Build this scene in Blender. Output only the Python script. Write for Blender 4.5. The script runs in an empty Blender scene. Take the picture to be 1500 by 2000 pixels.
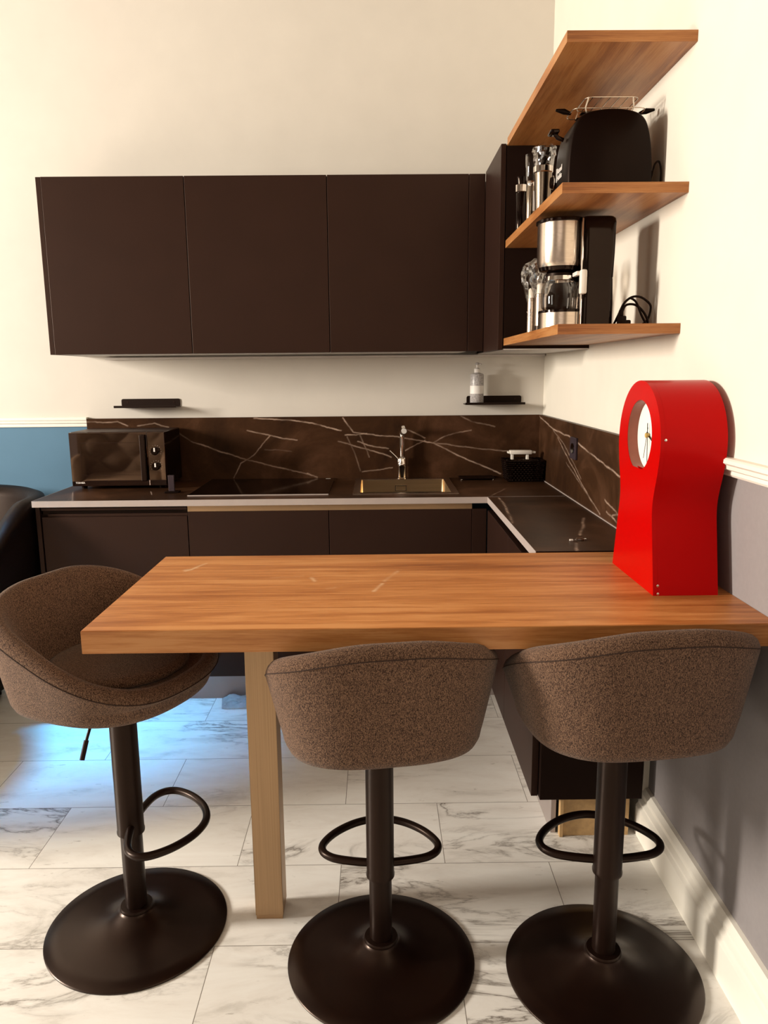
import bpy, bmesh, math, random
from mathutils import Vector, Matrix, noise
PI = math.pi
S = bpy.context.scene
C = S.collection
random.seed(7)

# ------------------------------------------------------------------ camera, exposure, world, window light
CAM = dict(f=1478.86, x=-0.8183, y=-3.7679, z=1.4392, yaw=-0.0072, pitch=-0.1831, roll=-0.0088)
def make_camera():
    cy, sy = math.cos(CAM['yaw']), math.sin(CAM['yaw'])
    cp, sp = math.cos(CAM['pitch']), math.sin(CAM['pitch'])
    cr, sr = math.cos(CAM['roll']), math.sin(CAM['roll'])
    r = Vector((cy, sy, 0)); f0 = Vector((-sy, cy, 0)); u0 = Vector((0, 0, 1))
    F = f0*cp + u0*sp; U = u0*cp - f0*sp
    R2 = r*cr + U*sr; U2 = U*cr - r*sr
    cd = bpy.data.cameras.new('camera'); co = bpy.data.objects.new('camera', cd); C.objects.link(co)
    m = Matrix((R2, U2, -F)).transposed().to_4x4(); m.translation = Vector((CAM['x'], CAM['y'], CAM['z']))
    co.matrix_world = m
    cd.sensor_fit = 'VERTICAL'; cd.sensor_height = 24.0; cd.lens = CAM['f']*24.0/2000.0
    cd.clip_start = 0.05
    S.camera = co
make_camera()
S.view_settings.view_transform = 'Standard'
try: S.view_settings.look = 'None'
except Exception: pass
S.view_settings.gamma = 1.0
S.view_settings.use_curve_mapping = False
S.view_settings.exposure = 0.30
try:
    S.cycles.use_denoising = True
    S.cycles.max_bounces = 8
    S.cycles.sample_clamp_indirect = 6.0
except Exception: pass
w = bpy.data.worlds.new('world'); S.world = w; w.use_nodes = True
w.node_tree.nodes['Background'].inputs[0].default_value = (1.0, 0.80, 0.60, 1)
w.node_tree.nodes['Background'].inputs[1].default_value = 0.1

def area(name, loc, target, sx, sy, power, col, spread=180):
    ld = bpy.data.lights.new(name, 'AREA'); ld.shape = 'RECTANGLE'; ld.size = sx; ld.size_y = sy
    ld.energy = power; ld.color = col; ld.spread = math.radians(spread)
    o = bpy.data.objects.new(name, ld); C.objects.link(o); o.location = loc
    d = Vector(target) - Vector(loc)
    o.rotation_euler = d.to_track_quat('-Z', 'Y').to_euler()
    return o
# daylight through the two tall windows of the left wall and the glazed rear wall behind the camera, plus an added blue lamp
area('window_light_near_kitchen', (-6.45, -2.45, 2.15), (0, -2.2, 0.9), 0.6, 1.1, 400, (1.0, 0.915, 0.80))
area('window_light_middle', (-6.45, -4.8, 2.3), (0, -2.6, 1.0), 1.1, 1.9, 34, (1.0, 0.915, 0.80))
area('window_light_rear', (-2.4, -6.8, 2.2), (-1.2, 0, 1.0), 2.2, 1.8, 10, (1.0, 0.90, 0.78))
area('added_blue_lamp', (-4.7, -1.9, 3.9), (-1.95, -0.86, 0.0), 0.5, 0.5, 5.6, (0.10, 0.50, 1.0), 15)  # blue lamp added under the ceiling to tint the floor patch at left

# ------------------------------------------------------------------ materials
def newmat(name):
    m = bpy.data.materials.new(name); m.use_nodes = True
    nt = m.node_tree; b = nt.nodes['Principled BSDF']
    return m, nt, b
def setp(b, col=None, rough=None, metal=None, spec=None, **k):
    if col is not None: b.inputs['Base Color'].default_value = (*col, 1)
    if rough is not None: b.inputs['Roughness'].default_value = rough
    if metal is not None: b.inputs['Metallic'].default_value = metal
    if spec is not None: b.inputs['Specular IOR Level'].default_value = spec
    for n, v in k.items(): b.inputs[n].default_value = v
def mapping(nt, scale=(1, 1, 1), loc=(0, 0, 0), rot=(0, 0, 0), coord='Object'):
    tc = nt.nodes.new('ShaderNodeTexCoord'); mp = nt.nodes.new('ShaderNodeMapping')
    mp.inputs['Scale'].default_value = scale; mp.inputs['Location'].default_value = loc; mp.inputs['Rotation'].default_value = rot
    nt.links.new(tc.outputs[coord], mp.inputs[0]); return mp
def noise_tex(nt, vec, scale=5, detail=4, rough=.5, dist=0):
    n = nt.nodes.new('ShaderNodeTexNoise'); n.inputs['Scale'].default_value = scale
    n.inputs['Detail'].default_value = detail; n.inputs['Roughness'].default_value = rough; n.inputs['Distortion'].default_value = dist
    if vec is not None: nt.links.new(vec, n.inputs['Vector'])
    return n
def ramp(nt, fac, stops):
    r = nt.nodes.new('ShaderNodeValToRGB'); e = r.color_ramp.elements
    while len(e) < len(stops): e.new(0.5)
    for el, (p, c) in zip(e, stops):
        el.position = p; el.color = (*c, 1) if len(c) == 3 else c
    nt.links.new(fac, r.inputs[0]); return r
def bump(nt, b, h, strength=.2, dist=.002):
    bp = nt.nodes.new('ShaderNodeBump'); bp.inputs['Strength'].default_value = strength; bp.inputs['Distance'].default_value = dist
    nt.links.new(h, bp.inputs['Height']); nt.links.new(bp.outputs[0], b.inputs['Normal'])
def simple(name, col, rough=.5, metal=0, spec=.5, var=.08, nscale=30, bmp=0.0, **k):
    m, nt, b = newmat(name); setp(b, col, rough, metal, spec, **k)
    mp = mapping(nt); n = noise_tex(nt, mp.outputs[0], nscale, 3)
    if max(col) < .05: b.inputs['Specular Tint'].default_value = (1.0, .72, .58, 1)
    lo = tuple(c*(1-var) for c in col); hi = tuple(min(1, c*(1+var)) for c in col)
    r = ramp(nt, n.outputs[0], [(.3, lo), (.7, hi)]); nt.links.new(r.outputs[0], b.inputs['Base Color'])
    if bmp: bump(nt, b, n.outputs[0], bmp, .001)
    return m
M = {}
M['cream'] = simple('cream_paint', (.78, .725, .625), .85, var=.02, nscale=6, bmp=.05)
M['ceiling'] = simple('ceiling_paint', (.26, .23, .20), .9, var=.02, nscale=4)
M['blue'] = simple('blue_paint', (.085, .185, .285), .8, var=.04, nscale=5, bmp=.05)
M['grey_paint'] = simple('grey_paint', (.27, .245, .245), .8, var=.03, nscale=80, bmp=.1)
M['white_trim'] = simple('white_trim_paint', (.86, .82, .73), .45, var=.02, nscale=10)
M['laminate'] = simple('anthracite_laminate', (.020, .0082, .0055), .42, spec=.26, var=.06, nscale=6)
M['laminate_dark'] = simple('cabinet_carcass', (.008, .003, .002), .6, spec=.15, var=.06, nscale=6)
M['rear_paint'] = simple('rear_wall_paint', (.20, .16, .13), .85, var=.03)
M['pale_panel'] = simple('pale_grey_underside', (.62, .57, .53), .6, var=.03, nscale=6)
M['edge_grey'] = simple('light_grey_edge', (.42, .35, .32), .5, var=.03, nscale=20)
M['bronze'] = simple('bronze_profile', (.42, .27, .15), .32, metal=.8, var=.05, nscale=8)
M['plinth_metal'] = simple('brushed_plinth', (.42, .36, .34), .35, metal=.6, var=.08, nscale=5)
M['raw_board'] = simple('raw_chipboard', (.52, .33, .15), .7, var=.12, nscale=60)
M['black_metal'] = simple('matt_black_metal', (.008, .0034, .0022), .34, spec=.24, var=.1, nscale=60, bmp=.03)
M['black_base'] = simple('satin_black_base', (.007, .0028, .0019), .31, spec=.42, var=.12, nscale=25, bmp=.04)
M['black_plastic'] = simple('black_plastic', (.0035, .0012, .0008), .40, spec=.13, var=.1, nscale=20)
M['gloss_black'] = simple('gloss_black_plastic', (.003, .0012, .0009), .10, spec=.25, var=.1, nscale=20)
M['chrome'] = simple('polished_chrome', (.82, .76, .70), .07, metal=1, var=.03, nscale=10)
M['steel_wire'] = simple('steel_wire', (.75, .66, .55), .2, metal=1, var=.03)
M['red'] = simple('red_lacquer', (.47, .0002, .0001), .28, spec=.09, var=.02, nscale=4)
M['red_edge'] = simple('red_lacquer_edge', (.72, .012, .006), .25, var=.02)
M['inner_red'] = simple('brown_red_rim', (.26, .065, .03), .3, var=.1)
M['dial_white'] = simple('dial_white', (.86, .86, .80), .5, var=.02, nscale=20)
M['white_plastic'] = simple('white_plastic', (.80, .74, .66), .35, var=.03)
M['label_white'] = simple('label_white', (.78, .74, .70), .5, var=.03)
M['letter_white'] = simple('white_print', (.75, .70, .66), .5, var=.02)
M['leather'] = simple('black_leather', (.006, .0028, .002), .5, spec=.15, var=.2, nscale=120, bmp=.3)
M['cushion_beige'] = simple('beige_velvet', (.36, .29, .21), .8, var=.15, nscale=40)
M['seam'] = simple('dark_seam', (.02, .012, .01), .8)
M['black_paint_ledge'] = simple('black_powder_coat', (.008, .004, .003), .5, spec=.2, var=.1, nscale=40)
M['speckle'] = simple('speckled_bottle', (.40, .37, .36), .35, var=.35, nscale=160)
M['socket'] = simple('socket_plastic', (.03, .022, .03), .4, var=.05)
M['oven_glass'] = simple('dark_door_glass', (.004, .002, .002), .03, spec=.8, IOR=1.85, var=.02)
M['gold_letter'] = simple('ochre_print', (.5, .33, .08), .5, var=.02)

def steel(name, col, rough, direction):
    m, nt, b = newmat(name); setp(b, col, rough, 1)
    sc = {'x': (2, 300, 300), 'z': (300, 300, 2)}[direction]
    mp = mapping(nt, sc); n = noise_tex(nt, mp.outputs[0], 1, 3)
    r = ramp(nt, n.outputs[0], [(.3, tuple(c*.82 for c in col)), (.7, col)]); nt.links.new(r.outputs[0], b.inputs['Base Color'])
    bump(nt, b, n.outputs[0], .08, .0005); return m
M['steel'] = steel('brushed_steel', (.66, .54, .44), .24, 'x')
M['dark_steel'] = steel('smoked_steel', (.30, .24, .18), .22, 'x')
M['sink_steel'] = steel('sink_steel', (.60, .44, .26), .28, 'x')
M['post_alu'] = steel('brushed_post', (.43, .285, .165), .45, 'z')

def wood(name, axis, tone=1.0, sat=0):
    m, nt, b = newmat(name); setp(b, rough=.42, spec=.4)
    sc = {'x': (1.6, 28, 28), 'y': (28, 1.6, 28)}[axis]
    mp = mapping(nt, sc)
    n1 = noise_tex(nt, mp.outputs[0], 1.0, 6, .62, .8)
    sc2 = {'x': (9, 420, 420), 'y': (420, 9, 420)}[axis]
    mp2 = mapping(nt, sc2); n2 = noise_tex(nt, mp2.outputs[0], 1.0, 5, .75)
    mp3 = mapping(nt, {'x': (.9, 5, 5), 'y': (5, .9, 5)}[axis], (3.1, 1.7, 0)); n3 = noise_tex(nt, mp3.outputs[0], 1.3, 4, .55, 1.5)
    a = nt.nodes.new('ShaderNodeMath'); a.operation = 'MULTIPLY_ADD'; a.inputs[1].default_value = .75; nt.links.new(n2.outputs[0], a.inputs[0]); nt.links.new(n1.outputs[0], a.inputs[2])
    a2 = nt.nodes.new('ShaderNodeMath'); a2.operation = 'MULTIPLY_ADD'; a2.inputs[1].default_value = .6; nt.links.new(n3.outputs[0], a2.inputs[0]); nt.links.new(a.outputs[0], a2.inputs[2])
    a3 = nt.nodes.new('ShaderNodeMath'); a3.operation = 'MULTIPLY'; a3.inputs[1].default_value = .77; nt.links.new(a2.outputs[0], a3.inputs[0]); a2 = a3
    t = tone
    r = ramp(nt, a2.outputs[0], [(.58, (.15*t, .044*t, .009*t)), (.78, (.33*t, .112*t, .026*t)), (.95, (.50*t, .205*t, .060*t)), (1.0, (.55*t, .25*t, .085*t))])
    nt.links.new(r.outputs[0], b.inputs['Base Color'])
    bump(nt, b, n2.outputs[0], .12, .0006)
    return m
M['wood_x'] = wood('walnut_laminate', 'x', 1.0)
M['wood_y'] = wood('walnut_laminate_shelf', 'y', .80)
M['wood_edge'] = wood('walnut_edge_band', 'x', .80)

def table_wood():
    m = wood('bar_top_walnut', 'x', 1.18); nt = m.node_tree; b = nt.nodes['Principled BSDF']
    at = nt.nodes.new('ShaderNodeAttribute'); at.attribute_name = 'scuff'
    src = b.inputs['Base Color'].links[0].from_socket
    mx = nt.nodes.new('ShaderNodeMix'); mx.data_type = 'RGBA'
    nt.links.new(at.outputs['Fac'], mx.inputs['Factor']); nt.links.new(src, mx.inputs['A']); mx.inputs['B'].default_value = (.85, .60, .36, 1)
    nt.links.new(mx.outputs['Result'], b.inputs['Base Color']); return m
M['table_wood'] = table_wood()

def stone(name, rough, base, attr=True):
    m, nt, b = newmat(name); setp(b, rough=rough, spec=.12); b.inputs['Specular Tint'].default_value = (1, .72, .52, 1)
    mp = mapping(nt); n = noise_tex(nt, mp.outputs[0], 3.0, 7, .65, .6)
    t = base
    r = ramp(nt, n.outputs[0], [(.30, (.020*t, .0090*t, .0050*t)), (.52, (.055*t, .024*t, .011*t)), (.72, (.12*t, .056*t, .030*t))])
    n2 = noise_tex(nt, mp.outputs[0], 60, 5, .7)
    mul = nt.nodes.new('ShaderNodeMix'); mul.data_type = 'RGBA'; mul.blend_type = 'MULTIPLY'; mul.inputs['Factor'].default_value = .35
    nt.links.new(r.outputs[0], mul.inputs['A']); nt.links.new(n2.outputs[0], mul.inputs['B'])
    at = nt.nodes.new('ShaderNodeAttribute'); at.attribute_name = 'vein'
    mx = nt.nodes.new('ShaderNodeMix'); mx.data_type = 'RGBA'
    nt.links.new(at.outputs['Fac'], mx.inputs['Factor']); nt.links.new(mul.outputs['Result'], mx.inputs['A'])
    mx.inputs['B'].default_value = (.70, .50, .38, 1)
    nt.links.new(mx.outputs['Result'], b.inputs['Base Color']); bump(nt, b, n2.outputs[0], .05, .0005)
    return m
M['stone'] = stone('dark_marble_splashback', .38, 1.0)
M['stone_top'] = stone('dark_marble_worktop', .36, 1.05)

def fabric():
    m, nt, b = newmat('brown_melange_fabric'); setp(b, rough=.95, spec=.15)
    mp = mapping(nt, (1, 1, 1)); n = noise_tex(nt, mp.outputs[0], 520, 4, .8, .3)
    mp2 = mapping(nt, (1, 1, .3)); n2 = noise_tex(nt, mp2.outputs[0], 700, 3, .8, .8)
    ad = nt.nodes.new('ShaderNodeMath'); ad.operation = 'ADD'; nt.links.new(n.outputs[0], ad.inputs[0]); nt.links.new(n2.outputs[0], ad.inputs[1])
    r = ramp(nt, ad.outputs[0], [(.80, (.016, .007, .004)), (.93, (.085, .044, .027)), (1.0, (.22, .13, .08))])
    hv = nt.nodes.new('ShaderNodeMath'); hv.operation = 'MULTIPLY'; hv.inputs[1].default_value = .93
    nt.links.new(ad.outputs[0], hv.inputs[0]); nt.links.new(hv.outputs[0], r.inputs[0])
    nt.links.new(r.outputs[0], b.inputs['Base Color']); bump(nt, b, n.outputs[0], .55, .0015)
    b.inputs['Sheen Weight'].default_value = .12; b.inputs['Sheen Roughness'].default_value = .5
    return m
M['fabric'] = fabric()

def marble_floor():
    m, nt, b = newmat('marble_tiles'); setp(b, rough=.28, spec=.45)
    L = nt.links.new
    tc = nt.nodes.new('ShaderNodeTexCoord'); mp = nt.nodes.new('ShaderNodeMapping')
    mp.inputs['Location'].default_value = (.94+.6175*20, 2.064+.3195*41, 0); L(tc.outputs['Object'], mp.inputs[0])
    br = nt.nodes.new('ShaderNodeTexBrick'); br.offset = .5; br.offset_frequency = 2
    br.inputs['Color1'].default_value = (0, 0, 0, 1); br.inputs['Color2'].default_value = (1, 1, 1, 1); br.inputs['Mortar'].default_value = (.5, .5, .5, 1)
    br.inputs['Scale'].default_value = 1; br.inputs['Mortar Size'].default_value = .0011; br.inputs['Mortar Smooth'].default_value = .2
    br.inputs['Brick Width'].default_value = .6175; br.inputs['Row Height'].default_value = .3195; L(mp.outputs[0], br.inputs['Vector'])
    sc = nt.nodes.new('ShaderNodeVectorMath'); sc.operation = 'SCALE'; sc.inputs['Scale'].default_value = 23.0; L(br.outputs['Color'], sc.inputs[0])
    ad = nt.nodes.new('ShaderNodeVectorMath'); ad.operation = 'ADD'; L(tc.outputs['Object'], ad.inputs[0]); L(sc.outputs[0], ad.inputs[1])
    rt = nt.nodes.new('ShaderNodeMapping'); rt.inputs['Rotation'].default_value = (0, 0, math.radians(-32)); rt.inputs['Scale'].default_value = (1.0, 3.2, 1); L(ad.outputs[0], rt.inputs[0])
    n1 = noise_tex(nt, rt.outputs[0], 1.7, 9, .62, 1.3)
    s = nt.nodes.new('ShaderNodeMath'); s.operation = 'SUBTRACT'; s.inputs[1].default_value = .5; L(n1.outputs[0], s.inputs[0])
    ab = nt.nodes.new('ShaderNodeMath'); ab.operation = 'ABSOLUTE'; L(s.outputs[0], ab.inputs[0])
    v1 = ramp(nt, ab.outputs[0], [(0.0, (1, 1, 1)), (.016, (.35, .35, .35)), (.05, (0, 0, 0))])
    msk = noise_tex(nt, rt.outputs[0], 1.1, 3, .5); mr = ramp(nt, msk.outputs[0], [(.50, (0, 0, 0)), (.68, (1, 1, 1))])
    mm = nt.nodes.new('ShaderNodeMix'); mm.data_type = 'RGBA'; mm.blend_type = 'MULTIPLY'; mm.inputs['Factor'].default_value = 1
    L(v1.outputs[0], mm.inputs['A']); L(mr.outputs[0], mm.inputs['B'])
    n2 = noise_tex(nt, rt.outputs[0], 3.0, 8, .7, .5)
    base = ramp(nt, n2.outputs[0], [(.28, (.62, .59, .54)), (.44, (.84, .81, .76)), (.60, (.90, .885, .84))])
    n3 = noise_tex(nt, rt.outputs[0], 14, 4, .6); sp = ramp(nt, n3.outputs[0], [(.66, (0, 0, 0)), (.72, (.45, .45, .45))])
    mx1 = nt.nodes.new('ShaderNodeMix'); mx1.data_type = 'RGBA'; L(sp.outputs[0], mx1.inputs['Factor']); L(base.outputs[0], mx1.inputs['A']); mx1.inputs['B'].default_value = (.30, .26, .22, 1)
    mx = nt.nodes.new('ShaderNodeMix'); mx.data_type = 'RGBA'; L(mm.outputs['Result'], mx.inputs['Factor']); L(mx1.outputs['Result'], mx.inputs['A']); mx.inputs['B'].default_value = (.16, .13, .105, 1)
    mj = nt.nodes.new('ShaderNodeMix'); mj.data_type = 'RGBA'; L(br.outputs['Fac'], mj.inputs['Factor']); L(mx.outputs['Result'], mj.inputs['A']); mj.inputs['B'].default_value = (.22, .19, .16, 1)
    L(mj.outputs['Result'], b.inputs['Base Color'])
    return m
M['floor'] = marble_floor()

def glass_mat(name, col=(1, 1, 1), rough=.02, alpha_mix=.8):
    m, nt, b = newmat(name); L = nt.links.new
    out = nt.nodes['Material Output']
    tr = nt.nodes.new('ShaderNodeBsdfTransparent'); tr.inputs[0].default_value = (*col, 1)
    setp(b, (.8, .75, .7), rough, 0, .8)
    g = nt.nodes.new('ShaderNodeBsdfGlossy'); g.inputs['Roughness'].default_value = rough
    fr = nt.nodes.new('ShaderNodeLayerWeight'); fr.inputs['Blend'].default_value = 1-alpha_mix
    n = noise_tex(nt, mapping(nt).outputs[0], 40, 2); bp = nt.nodes.new('ShaderNodeBump'); bp.inputs['Strength'].default_value = .05
    L(n.outputs[0], bp.inputs['Height']); L(bp.outputs[0], g.inputs['Normal'])
    mx = nt.nodes.new('ShaderNodeMixShader'); L(fr.outputs['Facing'], mx.inputs[0]); L(tr.outputs[0], mx.inputs[1]); L(g.outputs[0], mx.inputs[2])
    L(mx.outputs[0], out.inputs['Surface']); return m
M['glass'] = glass_mat('clear_glass', (.93, .9, .86), .02, .75)
M['film'] = glass_mat('clear_plastic_film', (.95, .93, .9), .12, .62)

# ------------------------------------------------------------------ mesh helpers
def box(bm, x0, x1, y0, y1, z0, z1, bev=0.0, seg=2):
    r = bmesh.ops.create_cube(bm, size=1.0)
    vs = r['verts']
    for v in vs:
        v.co = Vector(((x0+x1)/2 + v.co.x*(x1-x0), (y0+y1)/2 + v.co.y*(y1-y0), (z0+z1)/2 + v.co.z*(z1-z0)))
    if bev > 0:
        es = list({e for v in vs for e in v.link_edges})
        bmesh.ops.bevel(bm, geom=es, offset=bev, segments=seg, profile=.5, affect='EDGES')
def lathe(bm, prof, cx=0, cy=0, n=48, close_bottom=True, close_top=True, axis='z', cz=0):
    rings = []
    for (r, z) in prof:
        ring = []
        for i in range(n):
            a = 2*PI*i/n; p = (r*math.cos(a), r*math.sin(a), z)
            if axis == 'x': p = (p[2], p[0], p[1])
            elif axis == 'y': p = (p[0], p[2], p[1])
            ring.append(bm.verts.new((cx+p[0], cy+p[1], cz+p[2])))
        rings.append(ring)
    for a, b in zip(rings[:-1], rings[1:]):
        for i in range(n):
            j = (i+1) % n
            bm.faces.new((a[i], a[j], b[j], b[i]))
    if close_bottom: bm.faces.new(list(reversed(rings[0])))
    if close_top: bm.faces.new(rings[-1])
def tube(bm, pts, r, n=10, closed=False, radii=None):
    pts = [Vector(p) for p in pts]; m = len(pts); rings = []
    up = None
    for i, p in enumerate(pts):
        if closed: t = pts[(i+1) % m] - pts[i-1]
        else: t = pts[min(i+1, m-1)] - pts[max(i-1, 0)]
        t.normalize()
        if up is None:
            up = Vector((0, 0, 1)) if abs(t.z) < .9 else Vector((1, 0, 0))
        s = t.cross(up)
        if s.length < 1e-6: s = t.orthogonal()
        s.normalize(); up = s.cross(t).normalized()
        rr = radii[i] if radii else r
        rings.append([bm.verts.new(p + s*rr*math.cos(2*PI*k/n) + up*rr*math.sin(2*PI*k/n)) for k in range(n)])
    rng = range(m) if closed else range(m-1)
    for i in rng:
        a, b = rings[i], rings[(i+1) % m]
        for k in range(n):
            j = (k+1) % n; bm.faces.new((a[k], a[j], b[j], b[k]))
    if not closed:
        bm.faces.new(list(reversed(rings[0]))); bm.faces.new(rings[-1])
def smooth_path(pts, sub=8, closed=False):
    pts = [Vector(p) for p in pts]; out = []; m = len(pts)
    rng = range(m) if closed else range(m-1)
    for i in rng:
        p0 = pts[(i-1) % m] if closed else pts[max(i-1, 0)]
        p1 = pts[i]; p2 = pts[(i+1) % m] if closed else pts[i+1]
        p3 = pts[(i+2) % m] if closed else pts[min(i+2, m-1)]
        for k in range(sub):
            t = k/sub
            out.append(.5*((2*p1) + (-p0+p2)*t + (2*p0-5*p1+4*p2-p3)*t*t + (-p0+3*p1-3*p2+p3)*t**3))
    if not closed: out.append(pts[-1])
    return out
def prism(bm, poly, a0, a1, axis='x'):
    """poly: 2-D points; extruded along axis from a0 to a1."""
    def P(u, v, a): return {'x': (a, u, v), 'y': (u, a, v), 'z': (u, v, a)}[axis]
    A = [bm.verts.new(P(u, v, a0)) for u, v in poly]; B = [bm.verts.new(P(u, v, a1)) for u, v in poly]
    n = len(poly)
    for i in range(n):
        j = (i+1) % n; bm.faces.new((A[i], A[j], B[j], B[i]))
    bm.faces.new(list(reversed(A))); bm.faces.new(B)
def obj(name, bm, mat, parent=None, smooth=False, auto=None):
    bmesh.ops.recalc_face_normals(bm, faces=bm.faces)
    me = bpy.data.meshes.new(name); bm.to_mesh(me); bm.free()
    mats = mat if isinstance(mat, (list, tuple)) else [mat]
    for x in mats: me.materials.append(x)
    if smooth:
        for p in me.polygons: p.use_smooth = True
        try: me.set_sharp_from_angle(angle=math.radians(auto if auto else 40))
        except Exception: pass
    o = bpy.data.objects.new(name, me); C.objects.link(o)
    if parent is not None: o.parent = parent
    return o
def B(): return bmesh.new()
def tag(o, label, cat, group=None):
    o['label'] = label; o['category'] = cat
    if group: o['group'] = group
    return o
def thing(name, label, cat, loc=(0, 0, 0), rz=0, group=None):
    o = bpy.data.objects.new(name, None); C.objects.link(o); o.empty_display_size = .05
    o.location = loc; o.rotation_euler = (0, 0, rz); return tag(o, label, cat, group)
def struct(name, bm, mat, smooth=False):
    o = obj(name, bm, mat, None, smooth); o['kind'] = 'structure'; return o
def rebase(o):
    """put the origin of a single-mesh thing at the middle of its base"""
    me = o.data; xs = [v.co for v in me.vertices]
    c = Vector(((min(v.x for v in xs)+max(v.x for v in xs))/2, (min(v.y for v in xs)+max(v.y for v in xs))/2, min(v.z for v in xs)))
    me.transform(Matrix.Translation(-c)); o.location = c; return o
def B1(*a, bev=0.0): bm = B(); box(bm, *a, bev=bev); return bm
def text_mesh(name, body, size, mat, parent, matrix, extrude=.0003, bold=False):
    cu = bpy.data.curves.new(name, 'FONT'); cu.body = body; cu.size = size; cu.extrude = extrude; cu.align_x = 'LEFT'
    if bold: cu.offset = size*.02
    t = bpy.data.objects.new(name, cu); C.objects.link(t)
    bpy.context.view_layer.update()
    dg = bpy.context.evaluated_depsgraph_get(); me = bpy.data.meshes.new_from_object(t.evaluated_get(dg))
    bpy.data.objects.remove(t); bpy.data.curves.remove(cu)
    me.transform(matrix); me.materials.clear(); me.materials.append(mat)
    o = bpy.data.objects.new(name, me); C.objects.link(o); o.parent = parent; return o

# ------------------------------------------------------------------ the room
RX, RY, RZ = -6.7, -7.0, 4.0
bm = B(); box(bm, RX-.1, .15, RY-.1, .15, -.06, 0); struct('floor', bm, M['floor'])
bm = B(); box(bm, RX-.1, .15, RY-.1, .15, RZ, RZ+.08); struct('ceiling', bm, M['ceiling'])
def two_tone(name, x0, x1, y0, y1, zs, lower, upper):
    bm = B(); box(bm, x0, x1, y0, y1, 0, zs); n = len(bm.faces)
    box(bm, x0, x1, y0, y1, zs, RZ)
    bm.faces.ensure_lookup_table()
    for i, f in enumerate(bm.faces): f.material_index = 0 if i < n else 1
    return struct(name, bm, [lower, upper])
M['cream_dimmed'] = simple('cream_paint_dimmed', (.66, .615, .55), .85, var=.02, nscale=6, bmp=.05)  # same cream paint as the right wall, darkened for the weaker light here
two_tone('wall_back', RX, .12, 0, .12, 1.2, M['blue'], M['cream_dimmed'])
bm = B(); box(bm, .0180, .12, RY, -1.6, 0, 1.215); n_ = len(bm.faces)
box(bm, 0, .12, RY, 0, 1.215, RZ); box(bm, 0, .12, -1.6, 0, 0, 1.215); bm.faces.ensure_lookup_table()
for i, f in enumerate(bm.faces): f.material_index = 0 if i < n_ else 1
struct('wall_right', bm, [M['grey_paint'], M['cream']])
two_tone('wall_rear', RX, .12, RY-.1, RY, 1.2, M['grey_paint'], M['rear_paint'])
# left wall with its two tall window openings
bm = B()
ops = [(-2.95, -1.95, .9, 3.2), (-5.4, -4.2, .9, 3.2)]
ys = [0, -1.95, -2.95, -4.2, -5.4, RY]
for a, b_ in zip(ys[:-1], ys[1:]):
    hole = any(abs(a-o[1]) < 1e-6 and abs(b_-o[0]) < 1e-6 for o in ops)
    if hole:
        box(bm, RX-.1, RX, b_, a, 0, .9); box(bm, RX-.1, RX, b_, a, 3.2, RZ)
    else: box(bm, RX-.1, RX, b_, a, 0, RZ)
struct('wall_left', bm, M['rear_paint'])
for i, o_ in enumerate(ops):
    bm = B()
    y0, y1, z0, z1 = o_
    for (a, b_, c, d) in ((y0, y0+.06, z0, z1), (y1-.06, y1, z0, z1), (y0, y1, z0, z0+.06), (y0, y1, z1-.06, z1), ((y0+y1)/2-.03, (y0+y1)/2+.03, z0, z1)):
        box(bm, RX-.08, RX-.02, a, b_, c, d)
    struct('window_%d' % (i+1), bm, M['white_trim'])

# chair rails and baseboard with their moulded profile
def rail_profile(z0, z1, d):
    h = z1-z0
    return [(0, z0), (d*.35, z0), (d*.45, z0+h*.12), (d*.45, z0+h*.30), (d*.75, z0+h*.42), (d*.80, z0+h*.62), (d, z0+h*.74), (d, z0+h*.92), (d*.9, z1), (0, z1)]
bm = B(); prism(bm, [(-y, z) for y, z in rail_profile(1.186, 1.232, .022)], RX, -2.2475, 'x'); struct('trim_1', bm, M['white_trim'])
bm = B(); prism(bm, [(.018-x*1.6, z) for x, z in rail_profile(1.192, 1.238, .026)], RY, -1.72, 'y'); struct('trim_2', bm, M['white_trim'])
bp = [(0, 0), (.020, 0), (.020, .095), (.016, .104), (.016, .112), (.011, .122), (.011, .135), (.006, .150), (0, .152)]
bm = B(); prism(bm, [(.0178-x*1.85, z) for x, z in bp], RY, -1.60, 'y'); struct('baseboard_right', bm, M['white_trim'])
bm = B(); prism(bm, [(-x, z) for x, z in bp], RX, -2.26, 'x'); struct('baseboard_back', bm, M['white_trim'])

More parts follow.
